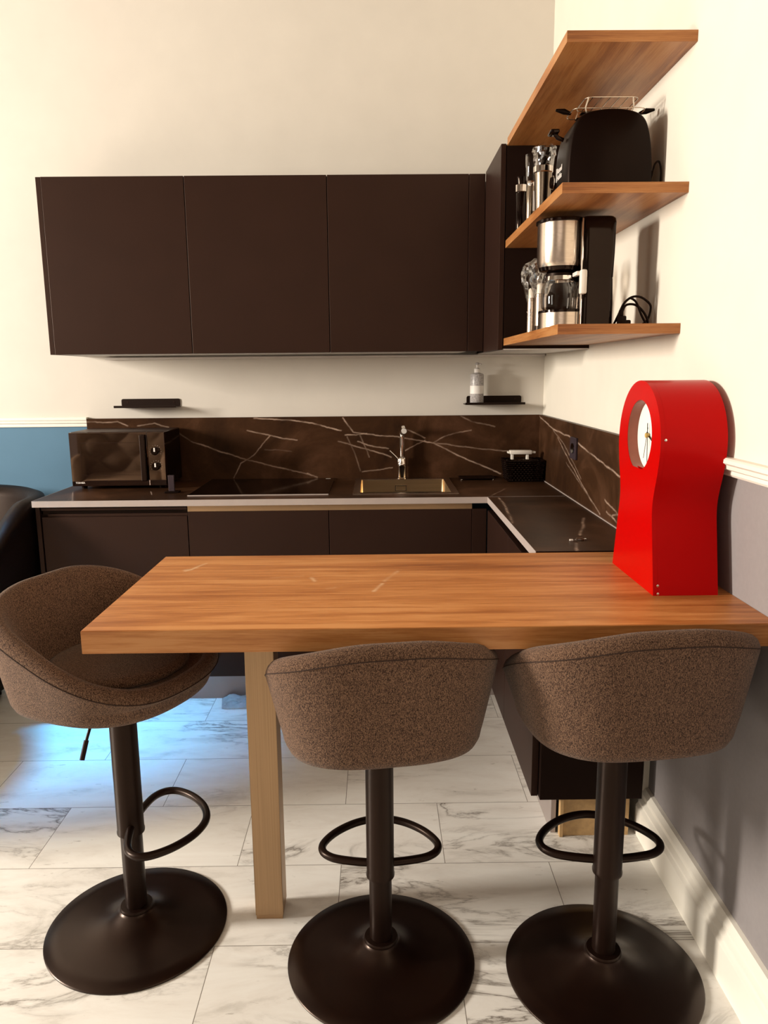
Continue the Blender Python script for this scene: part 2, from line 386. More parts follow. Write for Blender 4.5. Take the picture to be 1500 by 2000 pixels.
# ------------------------------------------------------------------ veined stone panels (vein = colour of the stone itself)
def veined_grid(name, o, du, dv, lu, lv, step, veins, mat, parent=None, seed=0, depth=None, faint=None):
    """grid panel: point = o + du*u + dv*v ; veins = list of (polyline in (u,v), width, strength)"""
    nu, nv = max(2, int(lu/step)), max(2, int(lv/step))
    n = du.cross(dv).normalized()
    bm = B(); g = []
    lay = bm.verts.layers.float.new('vein')
    segs = []
    for pl, wd, st in veins:
        for (a, b_) in zip(pl[:-1], pl[1:]): segs.append((a, b_, wd, st))
    for i in range(nu+1):
        row = []
        for j in range(nv+1):
            u, v = lu*i/nu, lv*j/nv
            vert = bm.verts.new(o + du*u + dv*v)
            wu = u + .004*noise.noise(Vector((u*14+seed, v*14, 1.3))) + .0018*noise.noise(Vector((u*70, v*70+seed, 4)))
            wv = v + .004*noise.noise(Vector((u*14, v*14+seed, 7.7))) + .0018*noise.noise(Vector((u*70+seed, v*70, 9)))
            val = 0
            for (a, b_, wd, st) in segs:
                if not (min(a[0], b_[0])-.02 < wu < max(a[0], b_[0])+.02 and min(a[1], b_[1])-.02 < wv < max(a[1], b_[1])+.02): continue
                ex, ey = b_[0]-a[0], b_[1]-a[1]; L2 = ex*ex+ey*ey+1e-9
                t = max(0, min(1, ((wu-a[0])*ex+(wv-a[1])*ey)/L2))
                d = math.hypot(wu-a[0]-t*ex, wv-a[1]-t*ey)
                k = max(0, 1-d/wd)*st*(.65+.6*noise.noise(Vector((u*25, v*25, seed+3.0))))
                val = max(val, k)
            vert[lay] = max(0, min(1, val)); row.append(vert)
        g.append(row)
    for i in range(nu):
        for j in range(nv):
            bm.faces.new((g[i][j], g[i+1][j], g[i+1][j+1], g[i][j+1]))
    if depth:
        cs = [g[0][0], g[nu][0], g[nu][nv], g[0][nv]]
        back = [bm.verts.new(c.co - n*depth) for c in cs]
        edge = [[g[i][0] for i in range(nu+1)], [g[nu][j] for j in range(nv+1)], [g[i][nv] for i in range(nu, -1, -1)], [g[0][j] for j in range(nv, -1, -1)]]
        for k in range(4):
            bm.faces.new(list(edge[k]) + [back[(k+1) % 4], back[k]])
        bm.faces.new(back)
    me = bpy.data.meshes.new(name); bm.to_mesh(me); bm.free(); me.materials.append(mat)
    ob = bpy.data.objects.new(name, me); C.objects.link(ob)
    if parent: ob.parent = parent
    return ob
ZC = .9164; ZB = 1.2248
# pixel->panel helpers were used once to read the veins; coordinates below are metres on the panel
BV = [([(1.259, 0.302), (1.308, 0.233), (1.417, 0.215), (1.526, 0.206), (1.662, 0.181), (1.704, 0.175)], 1),
 ([(1.27, 0.217), (1.376, 0.224)], .7), ([(1.232, 0.188), (1.332, 0.157), (1.417, 0.135), (1.493, 0.105)], .85), ([(1.329, 0.187), (1.383, 0.165), (1.48, 0.146)], .8),
 ([(1.278, 0.208), (1.315, 0.123), (1.339, 0.038)], .35), ([(1.341, 0.216), (1.375, 0.14), (1.387, 0.106)], .5), ([(1.578, 0.239), (1.662, 0.198)], .8),
 ([(1.565, 0.138), (1.611, 0.163), (1.662, 0.186)], .6), ([(1.7, 0.175), (1.755, 0.204), (1.814, 0.224), (1.889, 0.236)], .6),
 ([(1.704, 0.175), (1.78, 0.136), (1.883, 0.084), (1.96, 0.053), (2.042, 0.018)], 1), ([(1.704, 0.175), (1.84, 0.157), (1.959, 0.141), (2.078, 0.129)], .6),
 ([(1.839, 0.304), (1.889, 0.278), (2.008, 0.252)], .4), ([(1.348, 0.033), (1.416, 0.041), (1.501, 0.053)], .5), ([(1.076, 0.028), (1.125, 0.01)], .9),
 ([(.507, .193), (.747, .108), (1.12, .013)], .8), ([(.44, .24), (.507, .193)], .4), ([(.785, .244), (.90, .218), (1.03, .193)], .8), ([(.90, .218), (.86, .178), (.81, .12), (.747, .082), (.71, .01)], .7),
 ([(.82, .305), (.99, .293), (1.07, .283), (1.13, .270), (1.25, .24)], 1), ([(.87, .15), (1.0, .14)], .25),
 ([(0.002, 0.294), (0.077, 0.288), (0.152, 0.292), (0.202, 0.272)], .6), ([(0.25, 0.27), (0.33, 0.285), (0.40, 0.262)], .5)]
RV = [([(-.02, .305), (0.035, 0.297), (0.31, 0.26), (0.6, 0.251), (0.777, 0.235), (0.959, 0.211), (1.139, 0.192), (1.331, 0.172)], 1),
 ([(0.311, 0.256), (0.524, 0.211), (0.82, 0.103)], .45), ([(0.406, 0.228), (0.641, 0.144), (0.87, 0.073), (1.09, 0.01)], .75),
 ([(0.576, 0.136), (0.918, 0.056), (1.028, 0.027)], .35), ([(1.139, 0.072), (1.293, 0.048)], .7), ([(1.163, 0.034), (1.289, 0.018)], .9), ([(1.219, 0.026), (1.301, 0.049)], .6)]
VX, VY, VZ = Vector((1, 0, 0)), Vector((0, 1, 0)), Vector((0, 0, 1))
o = veined_grid('splashback', Vector((-2.2475, -.02, ZC)), VX, VZ, 2.2275, ZB-ZC, .0032, [(p, .0036, s) for p, s in BV], M['stone'], seed=1, depth=.0195)
tag(o, 'long dark veined stone splashback behind microwave, hob and sink', 'splashback')
# right-hand splashback: u runs towards the room (-Y)
o = veined_grid('splashback', Vector((-.02, -.0205, ZC)), -VY, VZ, 1.585, ZB-ZC, .0032, [([(max(u-.0205, 0), v) for u, v in p], .0042, s*.9) for p, s in RV], M['stone'], seed=5, depth=.0195)
tag(o, 'dark veined stone splashback on the right wall, with the power socket, ending at the clock', 'splashback')

# ------------------------------------------------------------------ worktop (continuous L) with sink and hob let in
YF, XI, YE = -.618, -.3572, -1.606
SX0, SX1, SY0, SY1 = -.905, -.495, -.500, -.072          # sink bowl opening
TT = .026
wt = thing('worktop', 'dark stone worktop with pale front edge running in an L along both walls', 'worktop', (-1.3, -.3, ZC-TT))
off = Vector(wt.location)
bm = B()
for (x0, x1, y0, y1) in ((-2.276, SX0, YF, -.0005), (SX0, SX1, YF, SY0), (SX0, SX1, SY1, -.0005), (SX1, -.0005, YF, -.0005), (XI, -.0005, YE, YF)):
    box(bm, x0-off.x, x1-off.x, y0-off.y, y1-off.y, ZC-TT-off.z, ZC-.0006-off.z)
obj('slab', bm, M['laminate_dark'], wt)
def wl(l): return [(-.9, 0)]
def top_piece(x0, x1, y0, y1, veins, seed, step=.006):
    return veined_grid('stone_surface', Vector((x0, y0, ZC))-off, VX, VY, x1-x0, y1-y0, step, [([(px-x0, py-y0) for px, py in p], .006, s) for p, s in veins], M['stone_top'], wt, seed)
tv = [([(-0.315, -0.642), (-0.316, -0.804), (-0.352, -1.185)], .8), ([(-0.079, -1.099), (-0.129, -1.265), (-0.172, -1.388)], .8), ([(-0.211, -1.5), (-0.235, -1.603)], .8), ([(-.34, -.60), (-.25, -.40)], .3)]
hv = [([(-1.62, -.45), (-1.35, -.30), (-1.03, -.06)], .9), ([(-1.35, -.30), (-1.05, -.02)], .3)]
top_piece(-2.276, SX0, YF, -.0005, hv, 2); top_piece(SX0, SX1, YF, SY0, [], 2); top_piece(SX0, SX1, SY1, -.0005, [], 2)
top_piece(SX1, -.0005, YF, -.0005, tv, 2); top_piece(XI, -.0005, YE, YF, tv, 2)
bm = B()
box(bm, -2.2765-off.x, XI-off.x, YF-.0012-off.y, YF-off.y, -.0005, TT)
box(bm, -2.2775-off.x, -2.2762-off.x, YF-off.y, -.0005-off.y, -.0005, TT)
box(bm, XI-.0012-off.x, XI-off.x, YE-off.y, YF-.0012-off.y, -.0005, TT)
e = obj('edge_strip', bm, M['edge_grey'], wt); e['label'] = 'pale grey front edge'
bm = B(); box(bm, XI-off.x, -.03-off.x, YF-off.y, YF+.0025-off.y, TT-.0004, TT+.0004); obj('joint_strip', bm, M['edge_grey'], wt)
bm = B(); box(bm, -.024-off.x, -.02-off.x, -1.60-off.y, -.03-off.y, TT-.0004, TT+.003); obj('sealing_strip', bm, M['edge_grey'], wt)

# ------------------------------------------------------------------ base units of the back run
YD = -.60
def base_unit(x0, x1, label, cat='cabinet', style='bronze'):
    u = thing('base_cabinet' if cat == 'cabinet' else 'dishwasher', label, cat, ((x0+x1)/2, -.3, .12), 0, None)
    ox, oy, oz = u.location; hw = (x1-x0)/2
    obj('body', B1(-hw, hw, -.58-oy, -.0005-oy, 0, .735), M['laminate_dark'], u)
    if style == 'bronze':
        obj('door', B1(-hw+.0012, hw-.0012, YD-oy, -.5815-oy, 0, .742, bev=.0012), M['laminate'], u)
        bm = B(); box(bm, -hw, hw, -.597-oy, -.585-oy, .7425, .7695)
        g = obj('handle_channel', bm, M['bronze'], u); g['label'] = 'bronze-coloured recessed handle channel'
    else:
        d = obj('door', B1(-hw+.006, hw-.0012, YD-oy, -.5815-oy, 0, .724, bev=.0012), M['laminate'], u)
        bm = B()
        box(bm, -hw+.006, hw-.001, YD-oy, -.5815-oy, .752, .764, bev=.001)
        obj('handle', bm, M['laminate'], d)
        bm = B(); box(bm, -hw+.006, hw-.001, -.584-oy, -.5815-oy, .7245, .7515); obj('grip_slot', bm, M['black_plastic'], d)
        bm = B(); box(bm, -hw+.03, hw-.001, -.592-oy, -.5845-oy, .7245, .736); obj('slot_lip', bm, M['laminate'], d)
    return u
u = base_unit(-2.254, -1.631, 'leftmost base cabinet, dark front with a recessed grip slot, under the microwave', style='slot')
sp = obj('side_panel', B1(-2.272-u.location.x, -2.2545-u.location.x, YD-u.location.y, -.0005-u.location.y, 0, .769), M['laminate'], u)
base_unit(-1.630, -1.0305, 'dark base cabinet below the hob, second from the left')
base_unit(-1.030, -.4205, 'dark base cabinet below the sink')
fl = obj('filler_panel', B1(-.4200, XI-.001, YD, -.5815, .12, .862, bev=.0012), M['laminate']); rebase(fl); tag(fl, 'narrow dark filler panel right of the sink cabinet in the inner corner', 'panel')
bm = B(); box(bm, -2.25, -.27, -.560, -.545, .0005, .119); o = obj('plinth', bm, M['plinth_metal']); rebase(o); tag(o, 'grey metal plinth under the back-wall base cabinets', 'plinth')
# right-hand leg
YL = -1.657
def leg_unit(y0, y1, label, end=False):
    u = thing('base_cabinet', label, 'cabinet', (-.18, (y0+y1)/2, .148)); ox, oy, oz = u.location; h = (y0-y1)/2
    obj('body', B1(-.335-ox, -.0225-ox, -h, h, 0, .712), M['laminate_dark'], u)
    obj('door', B1(XI-ox, -.3365-ox, -h+.0012, h-.0012, 0, .712, bev=.0012), M['laminate'], u)
    obj('handle_channel', B1(-.325-ox, -.318-ox, -h, h, .7125, .7415), M['laminate_dark'], u)
    return u
leg_unit(-.622, -1.12, 'shallow dark base cabinet on the right wall, next to the inner corner')
u2 = leg_unit(-1.1205, -1.635, 'shallow dark base cabinet on the right wall, its end under the bar top')
obj('end_panel', B1(-.335-u2.location.x, -.0225-u2.location.x, YL-u2.location.y, -1.6355-u2.location.y, 0, .712, bev=.001), M['laminate_dark'], u2)
bm = B(); box(bm, -.285, -.270, -1.60, -.625, .0005, .147); o = obj('plinth', bm, M['plinth_metal']); rebase(o); tag(o, 'pale plinth board under the right-hand base cabinets, facing left', 'plinth')
bm = B(); box(bm, -.262, -.045, -1.617, -1.602, .0005, .1475); box(bm, -.262, -.252, -1.6245, -1.6175, .0005, .1475); o = obj('plinth', bm, M['raw_board']); rebase(o); tag(o, 'tan raw board closing the plinth end behind the right stool', 'plinth')

# ------------------------------------------------------------------ hob, sink, tap
hob = thing('induction_hob', 'flat black glass hob set in the worktop right of the microwave', 'hob', (-1.34, -.275, ZC))
hob.location.z = ZC+.0003
obj('glass_plate', B1(-.305, .305, -.25, .25, .0002, .0045, bev=.001), M['gloss_black'], hob)
e = obj('front_trim', B1(-.305, .305, -.2535, -.2505, .0002, .0048), M['edge_grey'], hob); e['label'] = 'thin pale front trim'
obj('control_mark', B1(.262, .285, .225, .232, .0046, .0050), M['letter_white'], hob)

sk = thing('sink', 'square stainless steel sink with overflow slot, set in the worktop below the tap', 'sink', (-.70, -.29, ZC))
ox, oy, oz = sk.location
bm = B()
for (x0, x1, y0, y1) in ((-.930, SX0+.004, -.526, -.040), (SX1-.004, -.468, -.526, -.040), (SX0+.004, SX1-.004, -.526, SY0+.004), (SX0+.004, SX1-.004, SY1-.004, -.040)):
    box(bm, x0-ox, x1-ox, y0-oy, y1-oy, .0003, .0028)
obj('rim', bm, M['steel'], sk)
def rrect(x0, x1, y0, y1, r, n=6):
    P = []
    for cx, cy, a0 in ((x1-r, y1-r, 0), (x0+r, y1-r, 90), (x0+r, y0+r, 180), (x1-r, y0+r, 270)):
        for k in range(n+1):
            a = math.radians(a0+90*k/n); P.append((cx+r*math.cos(a), cy+r*math.sin(a)))
    return P
bm = B(); rings = []
for (ins, z, r) in ((.001, .0004, .015), (.001, -.14, .02), (.006, -.160, .03), (.02, -.168, .04)):
    rings.append([bm.verts.new((x-ox, y-oy, z)) for x, y in rrect(SX0+ins, SX1-ins, SY0+ins, SY1-ins, r)])
for a, b_ in zip(rings[:-1], rings[1:]):
    for i in range(len(a)):
        j = (i+1) % len(a); bm.faces.new((a[i], b_[i], b_[j], a[j]))
bm.faces.new(rings[-1])
bw = obj('bowl', bm, M['sink_steel'], sk, True)
bm = B(); ow, oz0, oz1, yy = .052, -.055, -.028, SY1-.004-oy
for (x0, x1, z0, z1) in ((-.028, .028, oz1-.003, oz1), (-.028, .028, oz0, oz0+.003), (-.028, -.025, oz0, oz1), (.025, .028, oz0, oz1)):
    box(bm, x0-.008, x1-.008, yy-.003, yy, z0, z1)
obj('overflow_frame', bm, M['chrome'], sk)
bm = B(); lathe(bm, [(.04, -.166), (.04, -.163), (.03, -.1625), (.02, -.165)], 0, 0, 32); obj('drain', bm, M['chrome'], sk, True)

tp = thing('tap', 'tall chrome mixer tap with side lever at the back of the sink', 'tap', (-.700, -.056, ZC+.0030))
bm = B(); lathe(bm, [(.024, 0), (.024, .004), (.021, .007), (.021, .060), (.0225, .062), (.0225, .075), (.021, .078), (.021, .098), (.018, .106), (.0125, .110)], 0, 0, 32); obj('body', bm, M['chrome'], tp, True)
bm = B(); tube(bm, smooth_path([(0, 0, .100), (0, 0, .16), (0, 0, .215), (.0, -.010, .238), (.0, -.035, .252), (.004, -.07, .250)], 8), .0115, 16)
tube(bm, [(.004, -.068, .2500), (.006, -.105, .242)], .0155, 20); obj('spout', bm, M['chrome'], tp, True)
bm = B(); tube(bm, [(.006, -.104, .2422), (.0063, -.108, .2412)], .0125, 20); e = obj('aerator', bm, M['label_white'], tp, True)
bm = B(); tube(bm, [(-.012, -.004, .085), (-.035, -.010, .112), (-.062, -.016, .140)], .005, 12, radii=[.0065, .0055, .0045]); lathe(bm, [(.010, -.010), (.013, 0), (.010, .010)], -.012, -.004, 20, cz=.088)
obj('lever', bm, M['chrome'], tp, True)

# ------------------------------------------------------------------ wall cabinets
YU, ZU0, ZU1 = -.3845, 1.5244, 2.2543
def wall_unit(x0, x1, label, left_panel=False):
    u = thing('wall_cabinet', label, 'wall cabinet', ((x0+x1)/2, -.18, ZU0), 0); ox, oy, oz = u.location; hw = (x1-x0)/2; H = ZU1-ZU0
    bm = B(); box(bm, -hw, hw, -.3645-oy, -.0005-oy, .004, H-.001); obj('body', bm, M['laminate_dark'], u)
    d = obj('door', B1(-hw+.0013, hw-.0013, YU-oy, -.366-oy, 0, H, bev=.0013), M['laminate'], u)
    b2 = obj('underside', B1(-hw, hw, -.362-oy, -.001-oy, .0006, .0038), M['pale_panel'], u); b2['label'] = 'pale grey bottom panel'
    if left_panel: obj('side_panel', B1(-hw-.0215, -hw-.0005, YU+.004-oy, -.0005-oy, 0, H, bev=.0013), M['laminate'], u)
    return u
wall_unit(-2.2230, -1.6232, 'leftmost dark handleless wall cabinet, above the microwave', True)
wall_unit(-1.6228, -1.0232, 'middle of the three wide dark wall cabinets')
wall_unit(-1.0228, -.4232, 'rightmost of the three wide dark wall cabinets, above the sink')
fl = thing('filler_panel', 'narrow dark filler strip right of the wide wall cabinets', 'panel', (-.388, -.18, ZU0))
obj('front', B1(-.4225+.388, -.3545+.388, YU+.18, -.366+.18, 0, ZU1-ZU0, bev=.0013), M['laminate'], fl)
obj('body', B1(-.4225+.388, -.3545+.388, -.3655+.18, -.0005+.18, .004, ZU1-ZU0-.001), M['laminate_dark'], fl)
XR = -.3533
cw = thing('wall_cabinet', 'narrow dark corner wall cabinet on the right wall beside the wooden shelves', 'wall cabinet', (-.17, -.59, ZU0-.006)); ox, oy, oz = cw.location; H = ZU1-ZU0+.012
obj('body', B1(-.332-ox, -.0005-ox, -.788-oy, -.0010-oy, .004, H-.001), M['laminate_dark'], cw)
obj('door', B1(XR-ox, -.3345-ox, -.788-oy, -.3865-oy, 0, H, bev=.0013), M['laminate'], cw)
obj('underside', B1(-.331-ox, -.001-ox, -.787-oy, -.001-oy, .0006, .0038), M['pale_panel'], cw)
lp = obj('light_profile', B1(-2.13, -.005, -.035, -.001, ZU0-.018, ZU0-.0068, bev=.002), M['pale_panel']); rebase(lp)
tag(lp, 'thin pale grey profile along the wall under the wall cabinets', 'profile')

# ------------------------------------------------------------------ three wooden shelves
for zt, lab in ((1.5613, 'lowest of the three wooden wall shelves, holding the coffee maker'), (1.9200, 'middle wooden wall shelf, holding the toaster'), (2.2800, 'topmost empty wooden wall shelf')):
    o = thing('wall_shelf', lab, 'shelf', (-.166, -1.23, zt-.027), 0, 'wooden wall shelves')
    obj('board', B1(-.1652, .1654, -.4473, .4407, 0, .027, bev=.0006), M['wood_y'], o)
    obj('edge_band', B1(-.1652, .1654, -.4485, -.4474, .0002, .0268), M['wood_edge'], o)

# ------------------------------------------------------------------ bar top
bar = thing('breakfast_bar', 'walnut-effect breakfast bar top on a square brushed metal post', 'bar table', (-.75, -1.93, 0)); ox, oy, oz = bar.location
bm = B(); box(bm, -1.4428-ox, .0172-ox, -2.2548-oy, -1.6075-oy, .8628, .9118, bev=.0008)
obj('bar_top', bm, M['wood_x'], bar)
obj('edge_band', B1(-1.4426-ox, .017-ox, -2.2560-oy, -2.2549-oy, .8630, .9116), M['wood_edge'], bar)
sc = [([(-1.345, -1.775), (-1.333, -1.762), (-1.322, -1.73), (-1.308, -1.695)], .9), ([(-1.350, -1.765), (-1.32, -1.745)], .6), ([(-0.832, -1.985), (-0.809, -1.92)], .9), ([(-0.804, -1.896), (-0.779, -1.822), (-.77, -1.80)], .5), ([(-0.996, -1.854), (-0.982, -1.889)], .6), ([(-1.10, -1.85), (-1.02, -1.84)], .25), ([(-.93, -1.95), (-.95, -1.96)], .2)]
o = veined_grid('top_surface', Vector((-1.4420-ox, -2.2540-oy, .9128)), VX, VY, 1.4590, .6460, .0035, [([(px+1.442, py+2.254) for px, py in p], .0075, s) for p, s in sc], M['table_wood'], bar, 9, depth=.0009)
o.data.attributes['vein'].name = 'scuff'
bm = B(); box(bm, -1.158-ox, -1.084-ox, -1.970-oy, -1.896-oy, .012, .8625, bev=.0015); obj('post', bm, M['post_alu'], bar)
e = obj('post_foot', B1(-1.156-ox, -1.086-ox, -1.968-oy, -1.898-oy, .0005, .0118), M['bronze'], bar)

# ------------------------------------------------------------------ bar stools
def stool(name, label, x, y, rz, lift, foot_rz=0):
    t = thing(name, label, 'bar stool', (x, y, 0), rz, 'tub-seat bar stools at the breakfast bar')
    bm = B()
    lathe(bm, [(.231, .0006), (.2315, .004), (.229, .0068), (.19, .011), (.14, .017), (.105, .024), (.08, .033), (.060, .044), (.048, .053), (.040, .058), (.0395, .0605), (.028, .062)], 0, 0, 96)
    obj('base', bm, M['black_base'], t, True, 50)
    bm = B(); lathe(bm, [(.042, .0585), (.0425, .062), (.040, .0665), (.030, .067)], 0, 0, 48); obj('base_collar', bm, M['black_metal'], t, True)
    zc = .235+lift
    bm = B(); lathe(bm, [(.0275, .0672), (.0275, zc+.02)], 0, 0, 40); obj('lower_pole', bm, M['black_metal'], t, True)
    zs = .618+lift
    bm = B(); lathe(bm, [(.0300, zc), (.0345, zc+.001), (.0350, zc+.006), (.0335, zc+.010), (.0335, zs-.002)], 0, 0, 40); obj('sleeve', bm, M['black_metal'], t, True)
    # D-shaped foot ring
    zf = .262+lift
    half = [(.030, .010), (.075, .017), (.118, .030), (.143, .055), (.143, .090), (.112, .138), (.060, .178), (0, .194)]
    pts = [(-x, y_, zf) for x, y_ in half] + [(x, y_, zf) for x, y_ in reversed(half[:-1])]
    if foot_rz:
        ca, sa = math.cos(foot_rz), math.sin(foot_rz); pts = [(a*ca-b_*sa, a*sa+b_*ca, c) for a, b_, c in pts]
    bm = B(); tube(bm, smooth_path(pts, 6), .0098, 14); obj('footrest', bm, M['black_metal'], t, True, 60)
    # tub seat
    N = 96; bm = B()
    def sstep(e0, e1, v):
        q = max(0, min(1, (v-e0)/(e1-e0))); return q*q*(3-2*q)
    rings = None; seam = []; rim_in = []
    for i in range(N):
        phi = 2*PI*i/N; a = abs(((phi+PI) % (2*PI))-PI); ad = math.degrees(a)      # 0 = front (+Y)
        s = sstep(22, 168, ad)
        h = .085 + (.288-.085)*s
        R = .240 + .018*sstep(20, 110, ad)
        if ad > 110: R -= .012*sstep(110, 180, ad)
        prof = [(.02, 0), (.10, .0), (.180, .001), (.201, .004), (.216, .013), (.223, .028)]
        r0, z0 = .226, .045
        for k in range(0, 9):
            q = k/8; prof.append((r0+(R-r0)*(q**.9), z0+(h-.030-z0)*q))
        prof += [(R-.001, h-.022), (R-.006, h-.010), (R-.015, h-.002), (R-.025, h), (R-.034, h-.005), (R-.040, h-.016)]
        ri, zi = R-.040, h-.016
        for k in range(1, 6):
            q = k/5; prof.append((ri+(.168-ri)*q, zi+(.072-zi)*(q)))
        prof += [(.10, .070), (.02, .070)]
        se = (abs(math.sin(phi))**3.2+abs(math.cos(phi))**3.2)**(-1/3.2)
        if ad < 90: se = 1+(se-1)*.35
        dx, dy = math.sin(phi)*se, math.cos(phi)*se
        ring = [bm.verts.new((dx*r, dy*r*.94, zs+z)) for r, z in prof]
        seam.append((dx*(R+.0005), dy*(R+.0005)*.94, zs+h-.029))
        rings = (rings or []) + [ring]
    for i in range(N):
        a_, b_ = rings[i], rings[(i+1) % N]
        for k in range(len(a_)-1): bm.faces.new((a_[k], b_[k], b_[k+1], a_[k+1]))
    bm.faces.new([r[0] for r in rings]); bm.faces.new([r[-1] for r in reversed(rings)])
    obj('tub_seat', bm, M['fabric'], t, True, 80)
    bm = B(); tube(bm, seam, .0011, 6, closed=True); obj('piping', bm, M['seam'], t, True)
    bm = B(); lathe(bm, [(.10, .0705), (.158, .071), (.168, .080), (.166, .092), (.150, .100), (.08, .103), (.001, .104)], 0, .004, 64, cz=zs); obj('seat_cushion', bm, M['fabric'], t, True, 80)
    bm = B(); box(bm, -.08, .08, -.08, .08, zs-.012, zs-.0005, bev=.004); lathe(bm, [(.040, -.03), (.040, -.012)], 0, 0, 32, cz=zs); obj('mounting_plate', bm, M['black_metal'], t, True)
    bm = B(); tube(bm, smooth_path([(.03, .0, zs-.018), (.09, .01, zs-.02), (.115, .012, zs-.028), (.135, .013, zs-.055), (.150, .014, zs-.085)], 5), .0035, 10)
    tube(bm, [(.138, .0132, zs-.060), (.158, .0145, zs-.100)], .0058, 12); obj('height_lever', bm, M['black_metal'], t, True)
    return t
stool('bar_stool', 'grey-brown tub-seat bar stool at the left end of the bar, turned sideways', -1.4675, -1.985, math.radians(-112), .040, math.radians(23))
stool('bar_stool', 'middle grey-brown tub-seat bar stool, its back to the room beside the metal post', -.823, -2.113, math.radians(8), -.002, math.radians(-8))
stool('bar_stool', 'grey-brown tub-seat bar stool nearest the right wall, below the red clock', -.286, -2.165, math.radians(7), .036, math.radians(-8))

# ------------------------------------------------------------------ red clock
ck = thing('clock', 'tall red keyhole-shaped clock standing on the bar against the right wall', 'clock', (-.094, -1.893, .9130)); ox, oy, oz = ck.location
def clock_outline(shrink=0.0):
    R = .1505; zc_ = 1.2625-.913; P = []
    a0 = math.radians(-14); n = 40
    for k in range(n+1):                                   # from lower right over the top to lower left
        a = a0 + (PI-2*a0)*k/n; P.append((R*math.cos(a), zc_+R*math.sin(a)))
    ctrl = [P[-2], P[-1], (-.1385, .281), (-.1275, .248), (-.1200, .215), (-.1210, .180), (-.1310, .130), (-.1410, .080), (-.1570, 0)]
    left = [(p.x, p.y) for p in smooth_path([(a, b, 0) for a, b in ctrl], 5)][6:]
    right = [(-x, z) for x, z in reversed(left)]
    return right + P + left
CR, CZ, CY = .087, .366, -.004
def ring_faces(bm, outline, x, flip):
    pass
OUT = clock_outline()
x0, x1 = -.172-ox, -.018-ox
# body shell: back plate, side wall
bm = B(); nO = len(OUT)
A = [bm.verts.new((x0+.012, y_, z)) for y_, z in OUT]; Bk = [bm.verts.new((x1, y_, z)) for y_, z in OUT]
for i in range(nO):
    j = (i+1) % nO; bm.faces.new((A[i], A[j], Bk[j], Bk[i]))
bm.faces.new(Bk)
obj('case', bm, M['red'], ck, True, 50)
# front plate with a round hole: bridge outline to the circle
bm = B()
def plate(bm, xf, xb):
    # resample hole by direction from the hole centre, matching outline vertices
    hole = []
    for y_, z in OUT:
        d = Vector((y_-CY, z-CZ)); d.normalize(); hole.append((CY+CR*d.x, CZ+CR*d.y))
    Fo = [bm.verts.new((xf, y_, z)) for y_, z in OUT]; Fi = [bm.verts.new((xf, y_, z)) for y_, z in hole]
    Bo = [bm.verts.new((xb, y_, z)) for y_, z in OUT]; Bi = [bm.verts.new((xb, y_, z)) for y_, z in hole]
    for i in range(nO):
        j = (i+1) % nO
        bm.faces.new((Fo[i], Fo[j], Fi[j], Fi[i])); bm.faces.new((Bo[i], Bi[i], Bi[j], Bo[j]))
        bm.faces.new((Fo[i], Bo[i], Bo[j], Fo[j]))
plate(bm, x0, x0+.0118)
obj('front_plate', bm, M['red'], ck, True, 30)
bm = B()
n = 64
for k in range(n):
    a, b_ = 2*PI*k/n, 2*PI*(k+1)/n
    q = [bm.verts.new((xx, CY+CR*math.cos(t), CZ+CR*math.sin(t))) for xx, t in ((x0+.0005, a), (x0+.0005, b_), (x0+.030, b_), (x0+.030, a))]
    bm.faces.new(q)
bmesh.ops.remove_doubles(bm, verts=bm.verts, dist=1e-5)
e = obj('inner_rim', bm, M['inner_red'], ck, True); e['label'] = 'brownish inner rim of the dial opening'
bm = B(); lathe(bm, [(CR-.0005, 0), (CR-.0005, .002)], 0, 0, 64, axis='x'); bmesh.ops.translate(bm, verts=bm.verts, vec=(x0+.026, CY, CZ)); dl = obj('dial', bm, M['dial_white'], ck)
def hand(name, ang, L, wd, xo, tail=.012):
    bm = B(); box(bm, -.0006, .0006, -tail, L, -wd/2, wd/2)
    for v in bm.verts:
        if v.co.y > L*.9: v.co.z *= .4
    bmesh.ops.rotate(bm, verts=bm.verts, cent=(0, 0, 0), matrix=Matrix.Rotation(ang, 3, 'X')); bmesh.ops.translate(bm, verts=bm.verts, vec=(x0+.023+xo, CY, CZ))
    return obj(name, bm, M['black_plastic'], ck)
hand('hour_hand', math.radians(180+24), .050, .0045, 0, .014); hand('minute_hand', math.radians(-96), .070, .0022, -.0025, .030); hand('second_hand', math.radians(-75), .060, .0008, -.004, .02)
bm = B(); lathe(bm, [(.006, -.006), (.006, 0), (.004, .003)], 0, 0, 20, axis='x'); bmesh.ops.translate(bm, verts=bm.verts, vec=(x0+.022, CY, CZ)); obj('hand_hub', bm, M['gold_letter'], ck, True)
for (xx, zz) in ((-.161, 1.280), (-.162, .937), (-.162, .917)):
    yv = -1.893
    hy = -.1500 if zz > 1.2 else (-.1555 if zz > .93 else -.1595)
    bm = B(); lathe(bm, [(.0032, 0), (.0032, .0012), (.002, .0020)], 0, 0, 16, axis='y')
    for v in bm.verts: v.co.y *= -1
    bmesh.ops.translate(bm, verts=bm.verts, vec=(xx-ox, hy, zz-.913+ (0.0015 if zz < .93 else 0))); obj('screw', bm, M['chrome'], ck, True)

